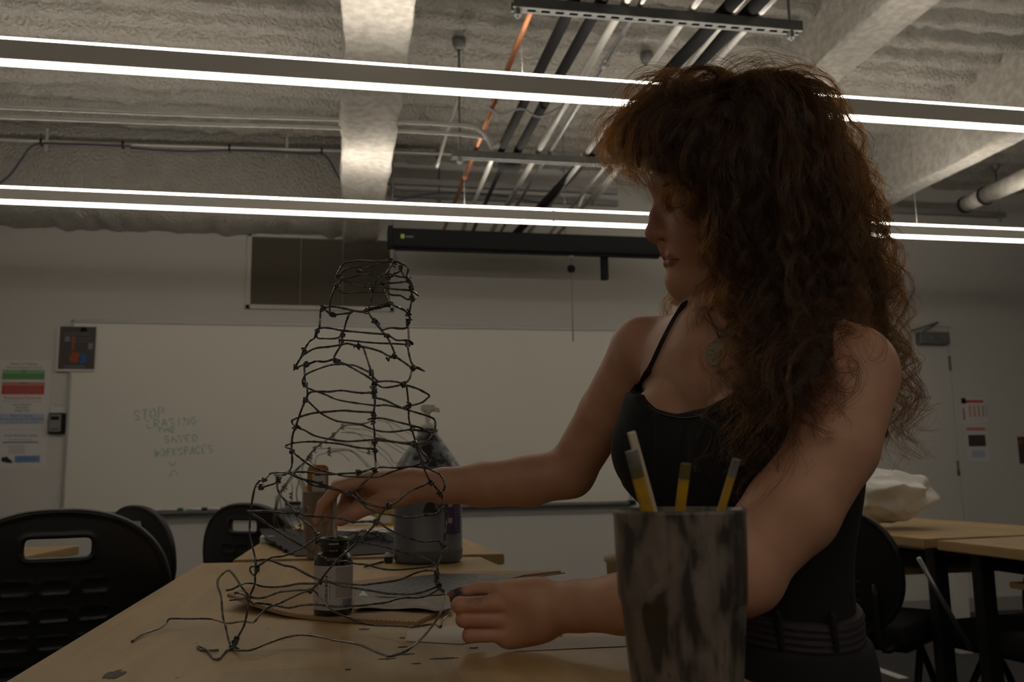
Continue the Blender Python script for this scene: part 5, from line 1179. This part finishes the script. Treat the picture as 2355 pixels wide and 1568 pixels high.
# near hand, resting on its edge: back of the hand faces the lens, fingers pinch the cage
BODY.ell(cc(1200, 1412, 1.108), (.048, .0375, .0165), None, .03)
BODY.cap(cc(1235, 1372, 1.105), cc(1165, 1360, 1.108), .018, .0125, .02)
BODY.cap(cc(1240, 1430, 1.105), cc(1168, 1462, 1.108), .018, .0130, .02)
BODY.chain([cc(1165, 1354, 1.108), cc(1104, 1353, 1.120), cc(1064, 1361, 1.122), cc(1041, 1367, 1.120)], [.0100, .0082, .0072, .0060], .003)
BODY.chain([cc(1150, 1388, 1.100), cc(1056, 1391, 1.096), cc(1058, 1394, 1.118), cc(1084, 1398, 1.130)], [.0112, .0096, .0085, .0072], .004)
BODY.chain([cc(1152, 1424, 1.100), cc(1066, 1424, 1.097), cc(1068, 1427, 1.119), cc(1094, 1430, 1.130)], [.0108, .0093, .0082, .0070], .004)
BODY.chain([cc(1156, 1457, 1.102), cc(1080, 1461, 1.100), cc(1083, 1462, 1.119), cc(1106, 1462, 1.128)], [.0102, .0088, .0078, .0066], .004)
BODY.chain([cc(1232, 1390, 1.122), cc(1160, 1376, 1.140), cc(1092, 1378, 1.143), cc(1048, 1376, 1.132)], [.016, .0125, .0105, .0080], .006)
# far hand, dipping the brush
BODY.ell(cc(905, 1117, 1.392), (.043, .021, .034), None, .03)
BODY.cap(cc(945, 1110, 1.38), cc(850, 1102, 1.375), .016, .011, .02); BODY.cap(cc(945, 1118, 1.405), cc(856, 1110, 1.425), .016, .011, .02)
BODY.chain([cc(848, 1102, 1.374), cc(776, 1120, 1.364), cc(742, 1160, 1.366), cc(728, 1197, 1.372)], [.0110, .0094, .0082, .0066], .004)
BODY.chain([cc(842, 1098, 1.394), cc(776, 1118, 1.392), cc(752, 1158, 1.392), cc(748, 1193, 1.390)], [.0112, .0096, .0084, .0068], .004)
BODY.chain([cc(848, 1103, 1.412), cc(800, 1132, 1.415), cc(788, 1166, 1.408), cc(786, 1192, 1.400)], [.0048, .0092, .0080, .0066], .004)
BODY.chain([cc(858, 1112, 1.428), cc(822, 1144, 1.428), cc(812, 1172, 1.424), cc(812, 1196, 1.416)], [.0098, .0082, .0072, .0060], .004)
BODY.chain([cc(925, 1140, 1.372), cc(868, 1158, 1.352), cc(815, 1180, 1.352), cc(783, 1198, 1.366)], [.0165, .0128, .0106, .0082], .006)
BODY.cap(cc(868, 1122, 1.405), cc(815, 1172, 1.402), .015, .011, .012)
# head
px = HS
BODY.ell(hp(1676, 405), (170*px, 160*px, 126*px), None, .02)
BODY.ell(hp(1622, 505), (100*px, 150*px, 104*px), None, .03)
BODY.cap(hp(1512, 424, 0), hp(1540, 418, -55), 9*px, 16*px, .02); BODY.cap(hp(1512, 424, 0), hp(1540, 418, 55), 9*px, 16*px, .02)
for sg in (-1, 1):
    BODY.cap(hp(1572, 646, sg*8), hp(1690, 590, sg*80), 26*px, 34*px, .03)
    BODY.ell(hp(1596, 545, sg*62), (46*px, 46*px, 36*px), None, .03)
BODY.cap(hp(1570, 645), hp(1574, 652), 25*px, 23*px, .015)
BODY.ell(hp(1569, 580), (38*px, 46*px, 52*px), None, .012)
BODY.cap(hp(1556, 626), hp(1560, 630), 17*px, 18*px, .008)
for sg in (-1, 1):
    BODY.ell(hp(1543, 470, sg*52), (26*px, 22*px, 26*px), None, .012, 's')
    BODY.ell(hp(1560, 470, sg*52), (24*px, 21*px, 26*px), None, .004)
BODY.chain([hp(1516, 462), hp(1507, 495), hp(1502, 534)], [9*px, 11*px, 17*px], .012)
BODY.cap(hp(1501, 535), hp(1503, 541), 16*px, 14*px, .006)
for sg in (-1, 1):
    BODY.ell(hp(1527, 541, sg*15), (18*px, 14*px, 10*px), None, .007)
    BODY.ell(hp(1521, 554, sg*13), (10*px, 5*px, 8*px), None, .003, 's')
BODY.cap(hp(1510, 548), hp(1524, 562), 9*px, 9*px, .008)
BODY.cap(hp(1524, 572), hp(1530, 584), 9*px, 8*px, .006)
for sg in (-1, 1):
    BODY.chain([hp(1530, 587, 0), hp(1538, 590, sg*26), hp(1557, 595, sg*47)], [8.5*px, 8*px, 4*px], .0025)
    BODY.chain([hp(1535, 606, 0), hp(1542, 605, sg*26), hp(1557, 598, sg*46)], [9.5*px, 9*px, 4*px], .0025)
    BODY.ell(hp(1700, 515, sg*128), (24*px, 40*px, 8*px), None, .006)
def mask_lips(V):
    d = np.full(len(V), 1.0)
    for sg in (-1, 1):
        for a, b in ((hp(1528, 587), hp(1538, 590, sg*26)), (hp(1538, 590, sg*26), hp(1557, 595, sg*47)), (hp(1533, 606), hp(1541, 605, sg*26)), (hp(1541, 605, sg*26), hp(1557, 598, sg*46))):
            ba = b-a; t_ = np.clip(((V-a)@ba)/(ba@ba), 0, 1); d = np.minimum(d, np.linalg.norm(V-a-t_[:, None]*ba, axis=1)-(9.5-2*t_)*px)
    return np.clip(1-d/.002, 0, 1)
def skin_mesh(name, V, Q, m, parent, cols):
    o = npmesh(name, toW(V), Q, m, parent)
    at_ = o.data.color_attributes.new('tint', 'FLOAT_COLOR', 'POINT'); c4 = np.ones((len(V), 4), np.float32); c4[:, :3] = cols; at_.data.foreach_set('color', c4.ravel()); return o
def skin_material():
    m = bpy.data.materials.new('skin'); m.use_nodes = True; N, L = nt(m); b = N['Principled BSDF']
    at_ = N.new('ShaderNodeAttribute'); at_.attribute_name = 'tint'; sp = N.new('ShaderNodeSeparateColor'); L.new(at_.outputs['Color'], sp.inputs[0])
    tc = N.new('ShaderNodeTexCoord'); n1 = N.new('ShaderNodeTexNoise'); n1.inputs['Scale'].default_value = 28; n1.inputs['Detail'].default_value = 4; L.new(tc.outputs['Object'], n1.inputs['Vector'])
    r = N.new('ShaderNodeValToRGB'); r.color_ramp.elements[0].position = .35; r.color_ramp.elements[1].position = .65; r.color_ramp.elements[0].color = (.50, .27, .18, 1); r.color_ramp.elements[1].color = (.56, .315, .215, 1); L.new(n1.outputs['Fac'], r.inputs['Fac'])
    def mixc(prev, fac, col):
        x = N.new('ShaderNodeMix'); x.data_type = 'RGBA'; L.new(fac, x.inputs[0]); L.new(prev, x.inputs[6]); x.inputs[7].default_value = (*col, 1); return x.outputs[2]
    c = mixc(r.outputs['Color'], sp.outputs[0], (.40, .13, .11))          # lips
    c = mixc(c, sp.outputs[2], (.50, .21, .15))                            # flushed cheek, knuckles
    n2 = N.new('ShaderNodeTexNoise'); n2.inputs['Scale'].default_value = 95; n2.inputs['Detail'].default_value = 4; L.new(tc.outputs['Object'], n2.inputs['Vector'])
    mm = N.new('ShaderNodeMath'); mm.operation = 'MULTIPLY_ADD'; L.new(n2.outputs['Fac'], mm.inputs[0]); mm.inputs[1].default_value = 2.6; mm.inputs[2].default_value = -1.45
    m2 = N.new('ShaderNodeMath'); m2.operation = 'ADD'; m2.use_clamp = True; L.new(mm.outputs[0], m2.inputs[0]); L.new(sp.outputs[1], m2.inputs[1])
    m3 = N.new('ShaderNodeMath'); m3.operation = 'MULTIPLY'; m3.use_clamp = True; L.new(m2.outputs[0], m3.inputs[0]); L.new(sp.outputs[1], m3.inputs[1])
    c = mixc(c, m3.outputs[0], (.03, .025, .022))                           # paint on the fingers
    L.new(c, b.inputs['Base Color']); b.inputs['Roughness'].default_value = .48; b.inputs['Specular IOR Level'].default_value = .35
    b.inputs['Subsurface Weight'].default_value = .12; b.inputs['Subsurface Radius'].default_value = (.010, .004, .002)
    bp = N.new('ShaderNodeBump'); bp.inputs['Strength'].default_value = .10; bp.inputs['Distance'].default_value = .001; n3 = N.new('ShaderNodeTexNoise'); n3.inputs['Scale'].default_value = 420; L.new(tc.outputs['Object'], n3.inputs['Vector']); L.new(n3.outputs['Fac'], bp.inputs['Height']); L.new(bp.outputs['Normal'], b.inputs['Normal'])
    return m
skin = skin_material()
fl = toW(PEL); person = thing('person', 'person with long curly brown hair and black tank top, leaning over the wire sculpture', 'person', (fl[0], fl[1], 0))
V, Q = surface(BODY, (-.34, -.42, .86), (.52, .34, 1.50), .0019)
V = relax(V, Q, 1, .3)
# keep the one big piece
cols = np.zeros((len(V), 3), np.float32)
cols[:, 0] = mask_lips(V)
g = lambda x, y, d, s, a=1.0: a*np.exp(-(np.linalg.norm(V-cc(x, y, d), axis=1)/s)**2)
cols[:, 1] = np.clip(g(1040, 1372, 1.12, .016, 1.3)+g(1045, 1392, 1.105, .014, 1.0)+g(1085, 1382, 1.09, .010, .55)+g(1050, 1440, 1.10, .012, .8)+g(1110, 1372, 1.09, .010, .5)+g(1048, 1376, 1.13, .015, 1.2)+g(735, 1190, 1.375, .014, .5), 0, 1)
cols[:, 2] = np.clip(g(1600, 560, 1.12, .030, .8)+g(1500, 540, 1.19, .020, .6)+g(1060, 1425, 1.09, .030, .5)+g(1145, 1385, 1.085, .018, .4), 0, 1)
body = skin_mesh('body', V, Q, skin, person, cols)

def hit(px_, py_, S, d0=.85, d1=1.5, off=0.0):
    """first point of surface S on the sight line"""
    d = d0
    for _ in range(200):
        s = float(S.ev(cc(px_, py_, d)[None].astype(np.float32))[0])-off
        if s < .0004: break
        d += max(s*.7, .0004)
        if d > d1: break
    return cc(px_, py_, d)
# ------------------------------------------------------------------ clothes
mat('tank_fabric', (0.006, 0.0055, 0.006), .9, bump=(1500, .15, .0004)); mat('denim', (0.011, 0.010, 0.012), .9, noise=(300, .6, (0.011, 0.010, 0.012)), bump=(1200, .3, .0006)); mat('belt_plum', (0.028, 0.020, 0.025), .75); mat('strap_black', (0.012, 0.011, 0.012), .6)
TOR = torso(SDF(), bust=.075)
TOR.cap(cc(1650, 752, 1.235), cc(1490, 800, 1.285), .030, .040, .035); TOR.cap(cc(1600, 800, 1.13), cc(1525, 815, 1.25), .010, .012, .03)
TOR.cap(cc(1560, 1020, 1.15), cc(1745, 1025, 1.03), .050, .050, .05)       # cloth bridges the bust
def loc(P): q = np.asarray(P)-PEL; return q@ts, q@tu, q@tn
neck = [(1468, 895), (1482, 908), (1492, 925), (1510, 940), (1545, 950), (1580, 953), (1620, 946), (1650, 935), (1690, 912), (1740, 880)]
NK = np.array([loc(hit(x, y, BODY)) for x, y in neck]); NK = NK[np.argsort(NK[:, 0])]
st_top = hit(1497, 850, BODY); sa, sv, _ = loc(st_top); arm_v = loc(cc(1470, 905, 1.2))[1]

fx = [min(sa, NK[0][0])-.040, min(sa, NK[0][0])-.022, min(sa, NK[0][0])-.006]+list(NK[:, 0])+[NK[-1][0]+.03, NK[-1][0]+.08]
fv = [arm_v-.05, arm_v-.01, NK[0][1]]+list(NK[:, 1])+[NK[-1][1]+.02, arm_v]
def tank_cut(X, d):
    q = X-PEL.astype(np.float32); a, v, n_ = q@ts, q@tu, q@tn
    f = np.where(n_ > -.01, np.interp(a, fx, fv), arm_v-.01)
    d = d-.0032
    return np.maximum(np.maximum(d, (v-f)*.8), -(v-.064)).astype(np.float32)
V, Q = surface(TOR, (.02, -.42, .92), (.50, .02, 1.36), .0026, tank_cut); V = relax(V, Q, 2, .4)
npmesh('tank_top', toW(V), Q, MAT['tank_fabric'], person)
sp_ = [(1460, 922), (1474, 893), (1488, 866), (1497, 846), (1512, 812), (1528, 778), (1545, 745), (1560, 720), (1578, 697)]
sw_ = np.interp(np.linspace(0, 1, 37), [0, .1, .2, .3, .38, 1], [.0155, .012, .0085, .0055, .0042, .0034])
P = [hit(x, y, BODY)+(cc(x, y, 1)*-.0018) for x, y in sp_]
P.append(P[-1]+np.array([.03, .004, .03])); P = spline(P, 4); mb = MB(); Vs = []
for i, p in enumerate(P):
    t_ = P[min(i+1, len(P)-1)]-P[max(i-1, 0)]; t_ /= np.linalg.norm(t_); w_ = np.cross(t_, np.array([0, 0, 1.0])); w_ /= np.linalg.norm(w_)
    for u, v in ((-1, 0), (1, 0), (1, 1), (-1, 1)): Vs.append(toW(p+w_*sw_[min(i, 36)]*u-np.array([0, 0, 1])*.0016*v))
n_ = len(P); mb.add(Vs, [(4*i+k, 4*i+(k+1) % 4, 4*i+4+(k+1) % 4, 4*i+4+k) for i in range(n_-1) for k in range(4)]+[(0, 1, 2, 3)]); mb.build('shoulder_strap', MAT['strap_black'], person)
P = [hit(x, y, TOR, off=.0032)+cc(x, y, 1)*-.0006 for x, y in [(1493, 932), (1512, 948), (1545, 958), (1580, 961), (1620, 954), (1652, 943), (1690, 922)]]
MB().tube(toW(spline(P, 6)), .0011, 6).build('neckline_seam', MAT['strap_black'], person)
# jeans with legs to the floor
JE = SDF(); JE.ell(PEL, (.132, .15, .090), TAX, .05); JE.ell(cc(1738, 1225, 1.14), (.112, .17, .080), TAX, .06)
def W2C(p): q = np.asarray(p)-EYE; return np.array([q@RGT, q@UPV, q@FWD])
pw = toW(PEL); sw = toW(PEL+ts)-toW(PEL); nw = toW(PEL+tn)-toW(PEL); sw[2] = 0; nw[2] = 0; sw /= np.linalg.norm(sw); nw /= np.linalg.norm(nw)
feet = []
for sg in (-1, 1):
    hip = pw+sw*sg*.07+np.array([0, 0, -.04]); kn = np.array([hip[0], hip[1], .42])+nw*.05+sw*sg*.02; ft = np.array([kn[0], kn[1], .09])-nw*.06
    JE.chain([W2C(hip), W2C(kn), W2C(ft)], [.078, .060, .050], .05); feet.append(ft)
def jean_cut(X, d):
    v = (X-PEL.astype(np.float32))@tu; wz = X@np.array([RGT[2], UPV[2], FWD[2]], np.float32)+CZ
    f = .0075+.0012*np.sin(v*90)*np.clip(-v*8, 0, 1)
    return np.maximum(np.maximum(d-f, v-.038), .075-wz).astype(np.float32)
V, Q = surface(JE, (.05, -1.15, .65), (.62, -.18, 1.45), .005, jean_cut); V = relax(V, Q, 2, .5)
jeans = npmesh('jeans', toW(V), Q, MAT['denim'], person)
def belt_cut(X, d):
    v = (X-PEL.astype(np.float32))@tu
    return np.maximum(d-.0115-.0014*np.sin(v*2*math.pi/.0078), np.abs(v-.053)-.0175).astype(np.float32)
BE = SDF(); BE.ell(PEL, (.132, .15, .090), TAX, .05); BE.ell(cc(1738, 1225, 1.14), (.112, .17, .080), TAX, .06)
V, Q = surface(BE, (.05, -.50, .90), (.55, -.22, 1.40), .0026, belt_cut); V = relax(V, Q, 1, .3)
npmesh('belt', toW(V), Q, MAT['belt_plum'], person, label='plum ribbed belt')
for x in (1915, 1790):
    h_ = hit(x, 1452, BE, off=.0125)
    MB().tube(toW([h_+np.array([0, .020, .006]), h_+np.array([.001, .016, .001]), h_+np.array([.004, -.020, .0]), h_+np.array([.005, -.026, .006])]), .0045, 6).build('belt_loop', MAT['denim'], jeans)
for ft in feet:
    MB().lathe([(0, 0), (.047, 0), (.05, .02), (.046, .05), (.04, .085), (0, .09)], (0, 0, 0), 16, sx=.8, sy=1).build('shoe', MAT['black_plastic'], person).matrix_world = Matrix.Translation((ft[0], ft[1], 0))
# pendant on a cord
pc = hit(1645, 812, BODY); mat('pendant_stone', (0.40, 0.36, 0.28), .55, noise=(300, .4, (0.30, 0.265, 0.20)))
up_ = np.array([.28, 1, 0.0]); up_ /= np.linalg.norm(up_); nn = np.array([-.25, .12, -1.0]); nn -= up_*(nn@up_); nn /= np.linalg.norm(nn); sd = np.cross(up_, nn)
o_ = pc+nn*.005; Vs = []; n_ = 28; pr = [(0, .0035), (.55, .0032), (.74, .0026), (.80, .0042), (.92, .0046), (1.0, .0028), (1.0, -.002), (.9, -.004), (0, -.004)]
for r, h_ in pr:
    for k in range(n_):
        q = 2*math.pi*k/n_; Vs.append(toW(o_+sd*r*.0125*math.cos(q)+up_*r*.0165*math.sin(q)*(1.08 if math.sin(q) > 0 else 1)+nn*h_))
pen = MB().add(Vs, [(i*n_+k, i*n_+(k+1) % n_, (i+1)*n_+(k+1) % n_, (i+1)*n_+k) for i in range(len(pr)-1) for k in range(n_)], True).build('pendant', MAT['pendant_stone'], person, label='oval beige carved pendant')
for (u, v, r1, r2) in ((-.0042, .003, .0034, .0024), (.0042, .003, .0034, .0024), (0, -.001, .0016, .0036), (-.0052, -.003, .0026, .0026), (.0052, -.003, .0026, .0026), (0, -.0065, .0036, .0012), (0, -.0095, .0028, .0014)):
    Vs = []; 
    for r, h_ in ((0, .0018), (.6, .0014), (1, 0)):
        for k in range(10):
            q = 2*math.pi*k/10; Vs.append(toW(o_+sd*(u+r*r1*math.cos(q))+up_*(v+r*r2*math.sin(q))+nn*(.0034+h_)))
    MB().add(Vs, [(i*10+k, i*10+(k+1) % 10, (i+1)*10+(k+1) % 10, (i+1)*10+k) for i in range(2) for k in range(10)], True).build('relief', MAT['pendant_stone'], pen)
crd = [o_+up_*.019, hit(1668, 760, BODY)+nn*.002, hit(1690, 715, BODY)+nn*.004, hit(1705, 680, BODY)+nn*.004]
MB().tube(toW(spline(crd, 5)), .0011, 6).tube(toW(spline([o_+up_*.019, hit(1640, 745, BODY)+nn*.002, hit(1622, 705, BODY)+nn*.003], 5)), .0011, 6).build('cord', MAT['strap_black'], person)
P = [hit(x, y, BODY)+np.array([0, 0, -.0002]) for x, y in [(1526, 596.5), (1534, 596.5), (1545, 597), (1557, 596), (1561, 595)]]
MB().tube(toW(spline(P, 5)), [.0006]*20+[.0004], 6).build('mouth_line', mat('mouth_dark', (.10, .022, .02), .7), person)
# lashes and brow
mat('lash', (0.012, 0.008, 0.006), .6)
P = [hit(x, y, BODY)+np.array([0, 0, -.001]) for x, y in [(1538, 473), (1546, 477), (1555, 478), (1566, 475), (1574, 470)]]
MB().tube(toW(spline(P, 5)), .0013, 6).build('eyelashes', MAT['lash'], person)
P = [hit(x, y, BODY)+np.array([0, 0, -.001]) for x, y in [(1526, 428), (1545, 420), (1570, 424), (1590, 434)]]
MB().tube(toW(spline(P, 5)), .0024, 6).build('eyebrow', MAT['lash'], person)

# ------------------------------------------------------------------ hair
G = [  # locks: (weight, spread, curl, points)
 (1.2, .014, .6, [(1610,262,1.18),(1540,232,1.165),(1462,275,1.165),(1428,335,1.17),(1436,395,1.18)]),
 (1.2, .014, .6, [(1600,272,1.15),(1525,255,1.13),(1472,320,1.13),(1474,385,1.135),(1495,415,1.14)]),
 (1.0, .012, .5, [(1595,290,1.13),(1540,290,1.10),(1515,370,1.10),(1530,395,1.10),(1548,415,1.11)]),
 (1.0, .013, .6, [(1640,258,1.21),(1540,222,1.215),(1448,280,1.225),(1412,340,1.225),(1422,390,1.215)]),
 (1.0, .014, .6, [(1640,270,1.11),(1598,290,1.085),(1572,370,1.08),(1588,415,1.085),(1618,465,1.09),(1652,530,1.09)]),
 (.8, .014, .6, [(1650,248,1.24),(1550,222,1.26),(1470,290,1.275),(1448,380,1.265),(1474,435,1.255)]),
 (1.0, .011, .7, [(1690,250,1.13),(1640,268,1.08),(1628,380,1.065),(1652,500,1.072),(1712,580,1.08),(1748,690,1.07),(1752,780,1.045)]),
 (1.3, .016, .9, [(1700,245,1.13),(1680,300,1.07),(1660,450,1.052),(1685,590,1.058),(1760,740,1.035),(1768,880,1.0),(1742,1000,.975)]),
 (1.5, .020, .9, [(1730,240,1.13),(1735,300,1.06),(1725,450,1.046),(1740,620,1.042),(1752,800,1.01),(1745,950,.965),(1745,1090,.95)]),
 (1.5, .020, .9, [(1770,240,1.14),(1790,310,1.07),(1795,450,1.052),(1805,620,1.045),(1808,800,1.0),(1790,950,.94),(1772,1080,.925)]),
 (1.4, .020, .9, [(1800,260,1.15),(1842,340,1.08),(1855,480,1.066),(1865,640,1.055),(1855,790,1.0),(1835,880,.93),(1815,970,.915)]),
 (1.3, .020, .9, [(1820,290,1.17),(1885,370,1.11),(1910,520,1.095),(1920,650,1.08),(1905,760,1.03),(1880,840,.945),(1850,905,.925)]),
 (1.0, .012, .9, [(1720,250,1.12),(1705,350,1.06),(1710,520,1.05),(1758,700,1.04),(1762,850,1.01),(1742,980,.98),(1725,1110,.985)]),
 (.9, .016, 1., [(1760,250,1.13),(1770,400,1.05),(1780,600,1.04),(1790,800,.995),(1770,980,.965),(1725,1090,.975),(1700,1110,.985)]),
 (1.2, .020, 1., [(1830,320,1.19),(1915,390,1.15),(1945,540,1.15),(1965,680,1.14),(1985,770,1.11),(2015,830,1.09)]),
 (1.2, .020, 1., [(1840,340,1.2),(1930,420,1.19),(1975,560,1.19),(2005,690,1.18),(2015,800,1.16),(2040,920,1.15),(2050,1020,1.14)]),
 (1.0, .020, 1., [(1830,330,1.23),(1925,410,1.25),(1970,560,1.26),(1995,700,1.25),(2000,850,1.22),(2030,970,1.19),(2040,1060,1.18)]),
 (.9, .020, 1., [(1800,300,1.26),(1880,360,1.3),(1935,500,1.31),(1955,650,1.3),(1950,800,1.26),(1970,950,1.25)]),
 (1.1, .017, .8, [(1700,248,1.19),(1765,218,1.19),(1850,240,1.18),(1900,320,1.165),(1940,470,1.16),(1970,620,1.15),(1985,720,1.14)]),
 (1.1, .017, .8, [(1690,248,1.19),(1720,216,1.17),(1800,228,1.13),(1850,290,1.09),(1880,430,1.08),(1890,580,1.07),(1890,700,1.05)]),
 (1.0, .016, .8, [(1680,248,1.18),(1690,220,1.15),(1740,220,1.10),(1780,310,1.065),(1800,450,1.05),(1830,560,1.05)]),
 (1.0, .015, .7, [(1650,252,1.18),(1640,224,1.17),(1610,230,1.12),(1600,320,1.08),(1620,430,1.07),(1650,540,1.075)]),
 (.9, .016, .8, [(1700,248,1.22),(1780,216,1.24),(1860,235,1.25),(1910,340,1.26),(1950,480,1.26),(1980,600,1.25)]),
 (1.2, .014, .5, [(1700,268,1.19),(1672,226,1.185),(1640,216,1.17),(1598,240,1.14),(1572,300,1.115),(1560,360,1.11)]),
 (1.2, .015, .5, [(1655,268,1.19),(1690,220,1.18),(1740,208,1.165),(1810,228,1.14),(1855,300,1.11),(1885,420,1.10)]),
 (1.0, .014, .5, [(1680,270,1.20),(1650,222,1.21),(1600,222,1.22),(1540,255,1.23),(1490,320,1.235)]),
 (.8, .014, .7, [(1650,240,1.24),(1610,225,1.28),(1560,300,1.30),(1570,420,1.305),(1600,560,1.30),(1600,660,1.29)]),
 (.35, .007, 1., [(1650,560,1.25),(1620,640,1.265),(1575,672,1.27),(1546,690,1.275),(1552,725,1.27),(1590,735,1.26),(1612,705,1.25)]),
 (.35, .006, 1., [(1660,600,1.12),(1640,660,1.12),(1622,720,1.125),(1640,770,1.105),(1680,785,1.09)]),
 (.25, .008, 1.3, [(1985,760,1.10),(2035,795,1.09),(2075,815,1.09),(2092,880,1.09),(2085,920,1.09),(2112,985,1.09),(2135,1010,1.09)]),
 (.25, .008, 1.3, [(2000,780,1.13),(2040,850,1.13),(2060,900,1.14),(2070,960,1.14),(2060,1020,1.14),(2080,1080,1.14)]),
 (.2, .008, 1.2, [(1990,560,1.16),(2030,590,1.16),(2058,640,1.16),(2050,700,1.16),(2015,730,1.16)]),
 (.25, .009, 1.2, [(1830,860,.96),(1870,890,.945),(1905,905,.94),(1920,890,.94)]),
 (.12, .005, 1.2, [(1830,900,.95),(1870,960,.935),(1890,1010,.93),(1930,1040,.925),(1900,1070,.925)]),
 (.25, .012, 1.3, [(1745,1050,.975),(1735,1100,.97),(1755,1140,.955),(1790,1120,.95)]),
]
GP = [spline([cc(*p) for p in pts], 8) for _, _, _, pts in G]
# a soft inner mass under the strands
HM = SDF(); HM.ell(hp(1690, 392), (172*HS, 184*HS, 142*HS), None, .03)
for (wt, spd, _, pts), S in zip(G, GP):
    if wt < .5: continue
    K = S[::6]
    for i in range(len(K)-1):
        f0, f1 = i/(len(K)-1), (i+1)/(len(K)-1)
        if f1 > .93: break
        HM.cap(K[i], K[i+1], spd*(1.15-.7*f0), spd*(1.15-.7*f1), .016)
face_keep = SDF(); face_keep.ell(hp(1560, 560), (75*HS, 135*HS, 90*HS), None)
def hair_cut(X, d):
    w_ = .0035*np.sin(X[..., 0]*190+X[..., 1]*60)*np.sin(X[..., 1]*75+X[..., 2]*120)
    return np.maximum(d+.004+w_, -face_keep.ev(X)).astype(np.float32)
V, Q = surface(HM, (.08, -.22, .90), (.55, .38, 1.40), .0038, hair_cut); V = relax(V, Q, 2, .5)
mat('hair_under', (0.020, 0.011, 0.006), .75, noise=(90, .5, (0.030, 0.016, 0.008)))
hair = npmesh('hair', toW(V), Q, MAT['hair_under'], person, label='long curly brown hair')
def hair_material():
    m = bpy.data.materials.new('hair_strand'); m.use_nodes = True; N, L = nt(m); N.remove(N['Principled BSDF'])
    h_ = N.new('ShaderNodeBsdfHairPrincipled'); h_.parametrization = 'MELANIN'
    h_.inputs['Melanin'].default_value = .72; h_.inputs['Melanin Redness'].default_value = .47; h_.inputs['Roughness'].default_value = .32; h_.inputs['Radial Roughness'].default_value = .45
    h_.inputs['Random Color'].default_value = .35; h_.inputs['Random Roughness'].default_value = .2
    L.new(h_.outputs[0], N['Material Output'].inputs['Surface']); return m
NP_ = 36; strands = []; radii = []
tt = np.linspace(0, 1, NP_)
hr = np.random.default_rng(42)
for (wt, spd, curl, pts), S in zip(G, GP):
    seg = np.r_[0, np.cumsum(np.linalg.norm(np.diff(S, axis=0), axis=1))]; Ltot = seg[-1]
    base_ = np.stack([np.interp(tt*Ltot, seg, S[:, k]) for k in range(3)], 1)
    T = np.gradient(base_, axis=0); T /= np.linalg.norm(T, axis=1)[:, None]
    A_ = np.cross(T, np.array([0.2, 0.3, 1.0])); A_ /= np.linalg.norm(A_, axis=1)[:, None]; B_ = np.cross(T, A_)
    for _ in range(max(1, int(round(26*wt)))):
        off = hr.normal(size=2)*spd*1.05; ln = hr.uniform(.72, 1.06); sw_ = hr.normal(size=2)*spd*.7
        amp = curl*hr.uniform(.007, .020); pitch = hr.uniform(.055, .115); ph = hr.uniform(0, 6.28); hand = hr.choice([-1, 1]); ph2 = hr.uniform(0, 6.28)
        ns = int(hr.integers(14, 24)) if wt > .5 else int(hr.integers(8, 14))
        stray = hr.random() < .22
        for _s in range(ns):
            so = hr.normal(size=2)*((.0017 if not stray else .006) if wt > .5 else .0011); l2 = min(1.0, ln*hr.uniform(.82, 1.08)); t_ = np.clip(tt*l2, 0, 1.0)
            P_ = np.stack([np.interp(t_, tt, base_[:, k]) for k in range(3)], 1)
            a_ = np.stack([np.interp(t_, tt, A_[:, k]) for k in range(3)], 1); b_ = np.stack([np.interp(t_, tt, B_[:, k]) for k in range(3)], 1)
            q = hand*(t_*Ltot/pitch*6.283+ph+hr.normal()*.25); env = np.clip(.02+1.25*t_, 0, 1)*amp*(1+.25*hr.normal())
            grow = .35+.65*np.clip(t_*3, 0, 1); cl_ = 1-.55*t_ if not stray else 1+.4*t_
            fr = .0016*np.sin(t_*Ltot*hr.uniform(150, 260)+hr.uniform(0, 6))
            P_ = P_+a_*(off[0]*grow+sw_[0]*t_**2+so[0]*cl_+env*np.cos(q)+fr)[:, None]+b_*(off[1]*grow+sw_[1]*t_**2+so[1]*cl_+env*np.sin(q))[:, None]
            strands.append(P_); radii.append(np.linspace(1, .35, NP_)*hr.uniform(.00010, .00017))
# flyaways round the outline
for _ in range(260):
    k = hr.integers(0, 27); S = GP[k]; i0 = hr.integers(2, max(3, int(len(S)*.8))); p = S[i0]; o_ = p-hp(1680, 480); o_ /= np.linalg.norm(o_); L_ = hr.uniform(.02, .06)
    d0 = o_+hr.normal(size=3)*.5; d0 /= np.linalg.norm(d0); d1 = hr.normal(size=3)*.8+np.array([0, -.9, 0]); cu = np.linspace(0, 1, NP_)[:, None]
    strands.append(p+d0*L_*cu+d1*L_*.7*cu**2+np.array([1, 0, 0])*(.007*np.sin(cu*hr.uniform(5, 12)+hr.uniform(0, 6)))); radii.append(np.linspace(.00010, .00004, NP_))
SP = toW(np.array(strands).reshape(-1, 3)).astype(np.float32); RD = np.array(radii, np.float32).ravel()
hc = bpy.data.hair_curves.new('hair_strands'); hc.add_curves([NP_]*len(strands))
hc.attributes['position'].data.foreach_set('vector', SP.ravel())
ra = hc.attributes.get('radius') or hc.attributes.new('radius', 'FLOAT', 'POINT'); ra.data.foreach_set('value', RD*1.6)
hc.materials.append(hair_material())
link('hair_strands', hc, hair, kind='stuff')
